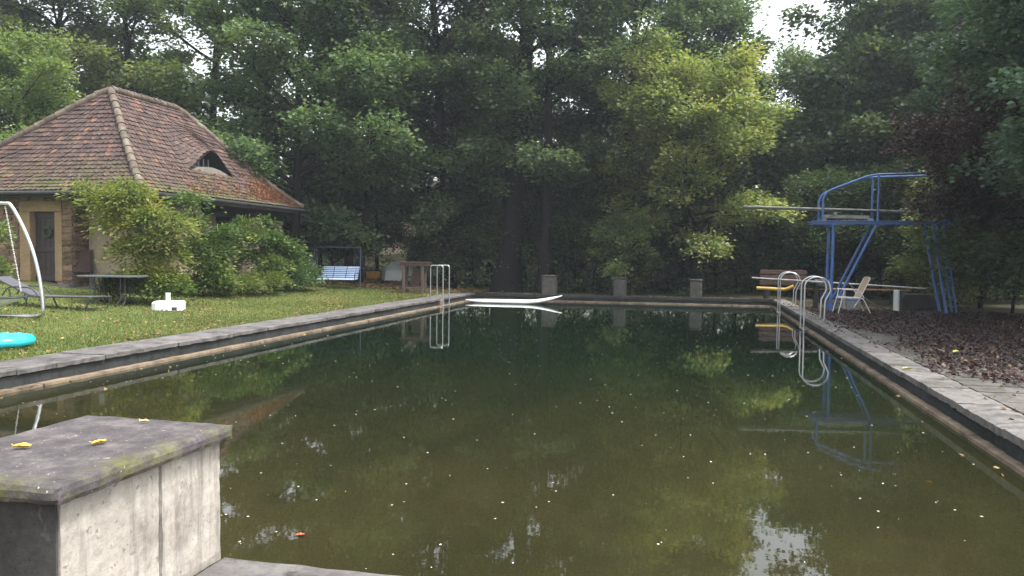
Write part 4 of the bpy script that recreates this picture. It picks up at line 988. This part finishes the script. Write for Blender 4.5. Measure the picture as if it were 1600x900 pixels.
# understory: individual small trees, and slender trees copied
US = tree('understory_tree', 985, 33.2, 'small low tree with flat light green sprays between the two right far blocks', seed=21, H=3.2, base=.7, R=1.7, r0=.05, nleaf=6500, leaf=(.13, .09), mat=MAT['leaf_light'], bark=B, nl=12, sxy=.3)
UW = tree('weeping_tree', 1535, 26.5, 'drooping light green small tree at the right behind the leaf-covered bank', seed=22, H=4.4, base=.6, R=2.5, r0=.09, nleaf=26000, leaf=(.13, .08), mat=MAT['leaf_light'], bark=B, nl=22, sxy=.35)
SL = make_tree('slender_tree', 31, 13, 4.5, 2.6, .11, 10000, (.22, .16), MAT['leaf_dark'], B, nl=20)
SL2 = make_tree('slender_tree', 32, 11, 2.6, 2.8, .09, 10000, (.22, .16), MAT['leaf_under'], B, nl=20)
SM = make_tree('understory_tree', 33, 5.2, .8, 2.4, .07, 16000, (.15, .1), MAT['leaf_under'], B, nl=18)
LS = 'slender dark-stemmed tree standing in the shaded wood beyond the pool'; GS = 'slender trees in the shaded wood'
LU = 'low dark bushy tree in the shaded undergrowth beyond the pool'; GU = 'low bushy trees in the undergrowth'
r = random.Random(4); k = 0
spots = [(655, 41), (735, 43), (762, 39), (905, 38), (930, 42), (1045, 40), (1150, 37), (1195, 41), (1255, 38), (1300, 36), (1335, 34.5), (1375, 38), (1410, 35), (1180, 47), (1280, 50), (400, 43), (500, 41), (270, 46), (150, 44), (590, 43), (1490, 36), (1540, 31), (820, 44), (880, 47), (1000, 48), (1100, 52), (60, 46), (1400, 47), (1340, 54)]
for px, dp in spots:
    src = (SL, SL2)[k % 2]; s = r.uniform(.85, 1.2)
    if px in (1195, 1180, 1255, 1280, 1225, 1300): s = .85
    if k < 2: o = src; o.location = at(px, dp); tag(o, LS, 'tree', GS)
    else: o = copy_tree(src, at(px, dp), r.uniform(0, 6.28), s, LS, GS)
    k += 1
k = 0
for px, dp in [(520, 38), (690, 39), (740, 36.5), (900, 36), (950, 35.5), (1020, 38), (1215, 36.5), (1275, 34), (1330, 37), (1380, 33), (1430, 32), (1480, 31), (1120, 35.5), (870, 38.5), (820, 38), (560, 46), (770, 40), (1500, 34), (1585, 23.5), (1650, 21), (1500, 29), (1560, 30), (1450, 33.5), (430, 36), (380, 38), (300, 38), (240, 36), (330, 34.5), (1240, 42), (1350, 42), (1650, 23), (660, 44), (1060, 42), (975, 42)]:
    s = r.uniform(.75, 1.1)
    if k < 1: o = SM; o.location = at(px, dp); tag(o, LU, 'tree', GU)
    else: o = copy_tree(SM, at(px, dp), r.uniform(0, 6.28), s, LU, GU)
    k += 1

# far wood as one mass
rw = np.random.default_rng(77); n = 5200; pxs = rw.uniform(-350, 2000, n); dps = rw.uniform(50, 78, n)
pts = np.array([tuple(at(a, d_)) for a, d_ in zip(pxs, dps)])
top = 11.5 + 2.5 * np.sin(pxs * .011) + 2 * np.sin(pxs * .031 + 1); gap = np.exp(-((pxs - 1240) / 75.) ** 2); top = top * (dps / 62.) - gap * 6.5
open_ = np.abs(pxs - 605) < 50
pts[:, 2] += rw.uniform(0, 1, n) ** .8 * top
keep = ~(open_ & (pts[:, 2] < 5)); pts = pts[keep]
out = rw.normal(0, 1, pts.shape); c, ax, nm = sprays(rw, pts, out, 17, 1.1, .6, .2)
tag(link('distant_wood', leaf_mesh('distant_wood', c, ax, nm, rw.uniform(.3, .55, len(c)), rw.uniform(.22, .4, len(c)), .06), MAT['leaf_dark']), 'far dark wood closing off the view behind the separate trees', 'wood', kind='stuff')
# undergrowth and ground cover
n = 2600; pxs = rw.uniform(380, 1750, n); dps = rw.uniform(33.5, 50, n) - np.clip((pxs - 1250) / 500, 0, 1) * 6
keep = ~((pxs < 680) & (dps < 44)); pxs, dps = pxs[keep], dps[keep]
pts = np.array([tuple(at(a, d_)) for a, d_ in zip(pxs, dps)]); pts = pts[pts[:, 1] > 32.4]; pts[:, 2] += rw.uniform(0.02, 1, len(pts)) ** 2 * 1.5
c, ax, nm = sprays(rw, pts, rw.normal(0, 1, pts.shape), 14, .4, .12, .3)
tag(link('undergrowth', leaf_mesh('undergrowth', c, ax, nm, rw.uniform(.1, .2, len(c)), rw.uniform(.06, .12, len(c)), .06), MAT['leaf_under']), 'dark ivy and undergrowth covering the floor of the wood beyond the pool', 'undergrowth', kind='stuff')

# ================================================================== CLIMBERS AND SHRUBS BY THE HOUSE
def lump(px, py, dep, rx, ry, rz): return (tuple(D(px, py, dep)), (rx, ry, rz))
MAT['leaf_wist'] = leafmat('leaf_wist', [(.045, .09, .025), (.11, .16, .04), (.22, .25, .06), (.4, .35, .08)], .4, .9)
MAT['leaf_climb'] = leafmat('leaf_climb', [(.03, .065, .02), (.06, .11, .03), (.12, .17, .045), (.22, .25, .07)], .35)
shrub('climbing_wisteria', 'large yellow-green climber on the corner of the house reaching above the gutter', 'climber',
      [lump(205, 302, 21.4, .55, .5, .22), lump(160, 306, 21.4, .45, .4, .16), lump(235, 335, 21.2, .6, .5, .2), lump(185, 345, 21.3, .45, .4, .22), lump(205, 388, 21.3, .45, .45, .3), lump(272, 345, 21.2, .3, .35, .1), lump(235, 425, 21.2, .55, .4, .3), lump(200, 286, 21.6, .35, .3, .12), lump(265, 395, 21.6, .35, .35, .25), lump(132, 288, 21.4, .25, .25, .06), lump(250, 370, 21.2, .4, .4, .2), lump(205, 440, 21.2, .4, .3, .15), lump(180, 320, 21.3, .4, .4, .1)],
      11500, MAT['leaf_wist'], B, 41, (.13, .05), .3, 8, base=Vector((-14.9, 19.7, .45)), droop=.7)
shrub('climbing_shrub', 'green climber on the first loggia pillar, next to the yellow-green climber', 'climber',
      [lump(330, 385, 24.5, .55, .4, .3), lump(350, 362, 24.6, .3, .3, .2), lump(320, 412, 24.2, .5, .4, .45), lump(302, 345, 24, .2, .2, .4), lump(345, 430, 24.2, .3, .3, .25), lump(295, 308, 23.2, .5, .2, .08), lump(305, 385, 24, .3, .3, .4)],
      6000, MAT['leaf_climb'], B, 42, (.12, .06), .28, 7, base=Vector((-14.9, 22.9, .35)), droop=.5)
shrub('climbing_shrub', 'bushy green climber over the far loggia pillars, nearest to the garden swing', 'climber',
      [lump(410, 372, 27.2, .6, .5, .25), lump(442, 382, 27.6, .45, .4, .22), lump(395, 398, 27, .35, .4, .2), lump(380, 352, 27.2, .25, .3, .25), lump(425, 412, 27, .4, .4, .3), lump(452, 400, 28, .3, .3, .3), lump(415, 345, 27.4, .1, .1, .2)],
      6000, MAT['leaf_climb'], B, 43, (.12, .07), .28, 7, base=Vector((-14.8, 26.2, .3)), droop=.5)
shrub('low_shrub', 'low wide green shrub on the lawn edge below the wall opening', 'shrub',
      [lump(330, 443, 24.8, 1.0, .5, .3), lump(370, 445, 25.5, .9, .5, .28), lump(410, 440, 26.4, .9, .5, .35), lump(300, 445, 24.2, .5, .4, .25)],
      8000, MAT['leaf_climb'], B, 44, (.1, .05), .22, 6, base=Vector((-15.0, 24.3, .25)))
shrub('low_shrub', 'low leafy shrub at the foot of the yellow-green climber behind the parasol base', 'shrub',
      [lump(210, 443, 21, .9, .4, .28), lump(255, 445, 21.2, .7, .4, .3), lump(180, 446, 21, .3, .3, .2)],
      6000, MAT['leaf_climb'], B, 45, (.12, .05), .22, 6, base=Vector((-15.6, 18.9, .3)))
shrub('low_shrub', 'low shrub below the far loggia pillar left of the swing frame', 'shrub',
      [lump(450, 435, 28.5, .7, .5, .4), lump(475, 430, 29.5, .6, .5, .5)],
      4000, MAT['leaf_under'], B, 46, (.1, .06), .25, 5, base=Vector((-15.2, 27.8, .2)))
shrub('potted_fern', 'small bright green plant against the stone wall at the left edge', 'plant',
      [lump(-3, 365, 22.5, .25, .25, .35), lump(-6, 420, 22.5, .3, .3, .4)], 1200, MAT['leaf_light'], B, 47, (.12, .05), .15, 4, base=Vector((-19.6, 18.2, .5)))

# ================================================================== GRASS, LITTER, SPECKS
rg = np.random.default_rng(99)
def scatter_ground(n, fx, fy): return fx(n), fy(n)
n = 190000; d = rg.uniform(0, 1, n) ** 1.3; x = -9.66 - d * 13; y = 7 + rg.uniform(0, 1, n) ** 1.15 * 24.5
ok = (y < 31.2) & ~((x < -15.4) & (y > 19.6)); x, y = x[ok], y[ok]; n = len(x)
z = height(x, y) - .03; hgt = rg.uniform(.025, .075, n)
ax = rg.normal(0, .45, (n, 3)); ax[:, 2] = 1; nm = rg.normal(0, 1, (n, 3)); nm[:, 2] = .0
c = np.stack([x, y, z + hgt * .45], 1)
MAT['grass'] = leafmat('grass_blades', [(.06, .09, .022), (.1, .135, .03), (.16, .18, .05), (.27, .25, .1)], .3, .35, .6, 0.)
tag(link('grass', leaf_mesh('grass', c, ax, nm, hgt * 1.1, rg.uniform(.008, .018, n), 0), MAT['grass']), 'short worn green lawn grass left of the pool', 'grass', kind='stuff')
def litter(name, x, y, zf, L, m, label, lift=.03, curl=.12, cat='fallen leaves'):
    n = len(x); c = np.stack([x, y, zf + rg.uniform(0.004, lift, n)], 1); nm = rg.normal(0, .45, (n, 3)); nm[:, 2] += 1
    s = rg.uniform(.6, 1.3, n) * L; return tag(link(name, leaf_mesh(name, c, rg.normal(0, 1, (n, 3)) * np.array([1, 1, .3]), nm, s, s * rg.uniform(.5, .85, n), curl), m), label, cat, kind='stuff')
MAT['lit_brown'] = leafmat('litter_brown', [(.07, .04, .02), (.14, .08, .04), (.22, .14, .06), (.42, .33, .1)], .2, 3, .6, 0.)
MAT['lit_maroon'] = leafmat('litter_maroon', [(.014, .008, .009), (.027, .013, .0135), (.048, .024, .021), (.13, .07, .05)], .1, 1.2, .4, 0.)
n = 9000; x = -9.7 - rg.uniform(0, 1, n) ** 1.6 * 10; y = rg.uniform(8, 31, n); w_ = np.sin(x * 1.7 + y * .9) + np.sin(y * 2.3 - x) + rg.normal(0, .9, n); ok = (w_ > .1) & ~((x < -15.4) & (y > 19.6)); x, y = x[ok], y[ok]
litter('fallen_leaves_on_lawn', x, y, height(x, y) - .01, .07, MAT['lit_brown'], 'brown and yellow leaves scattered over the lawn')
n = 7000; x = rg.uniform(-19, -8.8, n); y = 31.2 + np.abs(rg.normal(0, 3.2, n)); y = np.where(x > -9.5, y + .5, y); litter('fallen_leaves_under_trees', x, y, height(x, y) + .0, .11, MAT['lit_brown'], 'brown leaf litter on the bare ground under the trees beyond the lawn')
n = 62000; x = 3.3 + rg.uniform(0, 1, n) ** .9 * 8.2; y = rg.uniform(8.5, 25.6, n)
bd = 3.42 + .35 * np.sin(y * 1.9) * .6 + .3 * np.sin(y * .7 + 2) + np.clip((12.5 - y) / 3.0, 0, 2.2) * .8 - np.clip((y - 17) / 6, 0, 1) * .35
dens = np.clip((x - bd) / .5, 0, 1) * np.clip((y - 7.5) / 4, .05, 1); ok = rg.uniform(0, 1, n) < dens; x, y = x[ok], y[ok]
litter('fallen_copper_leaves', x, y, .012 * (1 + np.sin(x * 2.1 + y) * np.sin(y * 1.7)) * np.clip((x - 4) / 1.5, 0, 1), .062, MAT['lit_maroon'], 'thick layer of dark maroon fallen leaves covering the right bank', .045, .16)
n = 2200; x = 2.9 + rg.uniform(0, 1, n) * 6; y = rg.uniform(7, 29, n) ; ok = (rg.uniform(0, 1, n) < .4 + .6 * np.clip((y - 14) / 8, 0, 1)) & ((x > 3.25 - .3 * np.clip((y - 9) / 8, 0, 1)) | (rg.uniform(0, 1, n) < .15)); x, y = x[ok], y[ok]
litter('scattered_leaves', x, y, 0 * x, .07, MAT['lit_maroon'], 'loose dark leaves scattered thinly over the right coping and paving', .02, .15)
n = 260; x = rg.uniform(3.2, 7.5, n); y = rg.uniform(7.5, 15, n); litter('scattered_yellow_leaves', x, y, 0 * x + np.where(y > 12.5, .05, .0), .07, MAT['lit_brown'], 'orange and yellow leaves scattered on the near right paving', .02, .15)
x = rg.uniform(XL, XR, 260); y = YF + rg.uniform(0, .45, 260); litter('leaves_on_far_coping', x, y, 0 * x, .06, MAT['lit_brown'], 'small pale leaves lying along the far pool edge', .02, .1)
n = 90; x = np.where(rg.uniform(0, 1, n) < .5, XL + .12 + rg.exponential(.5, n), XR - .1 - rg.exponential(.5, n)); y = rg.uniform(5, 30, n)
o = litter('floating_leaves', x, y, 0 * x + WATER, .055, MAT['lit_brown'], 'brown leaves floating on the water along the pool edges', .006, .04)
# specks floating on the water
n = 650; x = rg.uniform(XL + .2, XR - .2, n); y = 4.2 + rg.uniform(0, 1, n) ** 1.5 * 26
nm = np.zeros((n, 3)); nm[:, 2] = 1; c = np.stack([x, y, np.full(n, WATER + .004)], 1); s = rg.uniform(.003, .013, n) * (1 + y / 14)
tag(link('floating_specks', leaf_mesh('floating_specks', c, rg.normal(0, 1, (n, 3)) * np.array([1, 1, 0]), nm, s * 1.5, s, 0), simple('speck', (.75, .75, .68), (.6, .6, .5), 5)), 'tiny pale petals and specks floating on the water', 'floating specks', kind='stuff')
# single leaves one can point at
def one_leaf(px, py, z, L, rz, mat_, label, pts=7):
    p = G(px, py, z); b = MB(); n = 14; vs = [(0, 0, .006)]; r = random.Random(px)
    for k in range(n):
        a = 2 * pi * k / n; rr = L * .5 * (1 + .18 * cos(2 * a) + .12 * ((k % 2) * 2 - 1) * (1 if pts > 5 else .3)); vs.append((rr * cos(a) * 1.15, rr * sin(a) * .75, .008 + .022 * abs(sin(a)) * L * 8 + r.uniform(0, .006)))
    vs += [(x, y, z - .002) for x, y, z in vs]; m_ = n + 1
    fs = [(0, 1 + k, 1 + (k + 1) % n) for k in range(n)]; b.add(vs, fs + [tuple(i + m_ for i in f[::-1]) for f in fs])
    b.tube([(-L * .55, 0, .012), (-L * .85, .01, .02)], .0016, 5)
    o = b.build('leaf', mat_); o.location = p; o.rotation_euler = (0, 0, rz); tag(o, label, 'leaf')
YL = simple('yellow_leaf', (.75, .5, .06), (.6, .36, .04), 40, .6); OL = simple('orange_leaf', (.5, .1, .03), (.4, .07, .02), 40, .5)
one_leaf(34, 701, .703, .058, .3, YL, 'yellow leaf nearest the left edge on the cap slab of the near starting block')
one_leaf(156, 694, .703, .052, 1.2, YL, 'curled yellow leaf in the middle of the cap slab of the near starting block')
one_leaf(225, 661, .703, .038, .1, simple('pale_leaf', (.6, .42, .22), (.5, .34, .18), 40), 'small pale tan leaf near the far edge of the near cap slab')
one_leaf(469, 838, WATER + .004, .045, .5, OL, 'orange-red leaf floating on the water right of the near block')
one_leaf(1496, 551, .06, .16, .7, simple('lime_leaf', (.4, .45, .1), (.3, .35, .08), 30), 'large yellow-green leaf lying on the dark maroon litter')
one_leaf(1417, 577, .004, .1, .2, simple('lime_leaf_b', (.55, .5, .08), (.4, .4, .08), 30), 'yellow-green leaf on the light coping slabs of the right edge')

# ================================================================== HAZE VOLUME ADDED FOR LENS VEILING GLARE
hm, t = M_new('haze_for_glare'); pv = N(t, 'ShaderNodeVolumePrincipled'); pv.inputs['Color'].default_value = (.8, .88, .95, 1); pv.inputs['Density'].default_value = .0011; pv.inputs['Anisotropy'].default_value = .4
o = N(t, 'ShaderNodeOutputMaterial'); t.links.new(pv.outputs[0], o.inputs['Volume'])
b = MB(); b.box(-420, 420, -420, 420, -2., 27.5); tag(b.build('haze', hm), 'added thin pale haze standing in for lens glare over pool and wood', 'haze', kind='stuff')
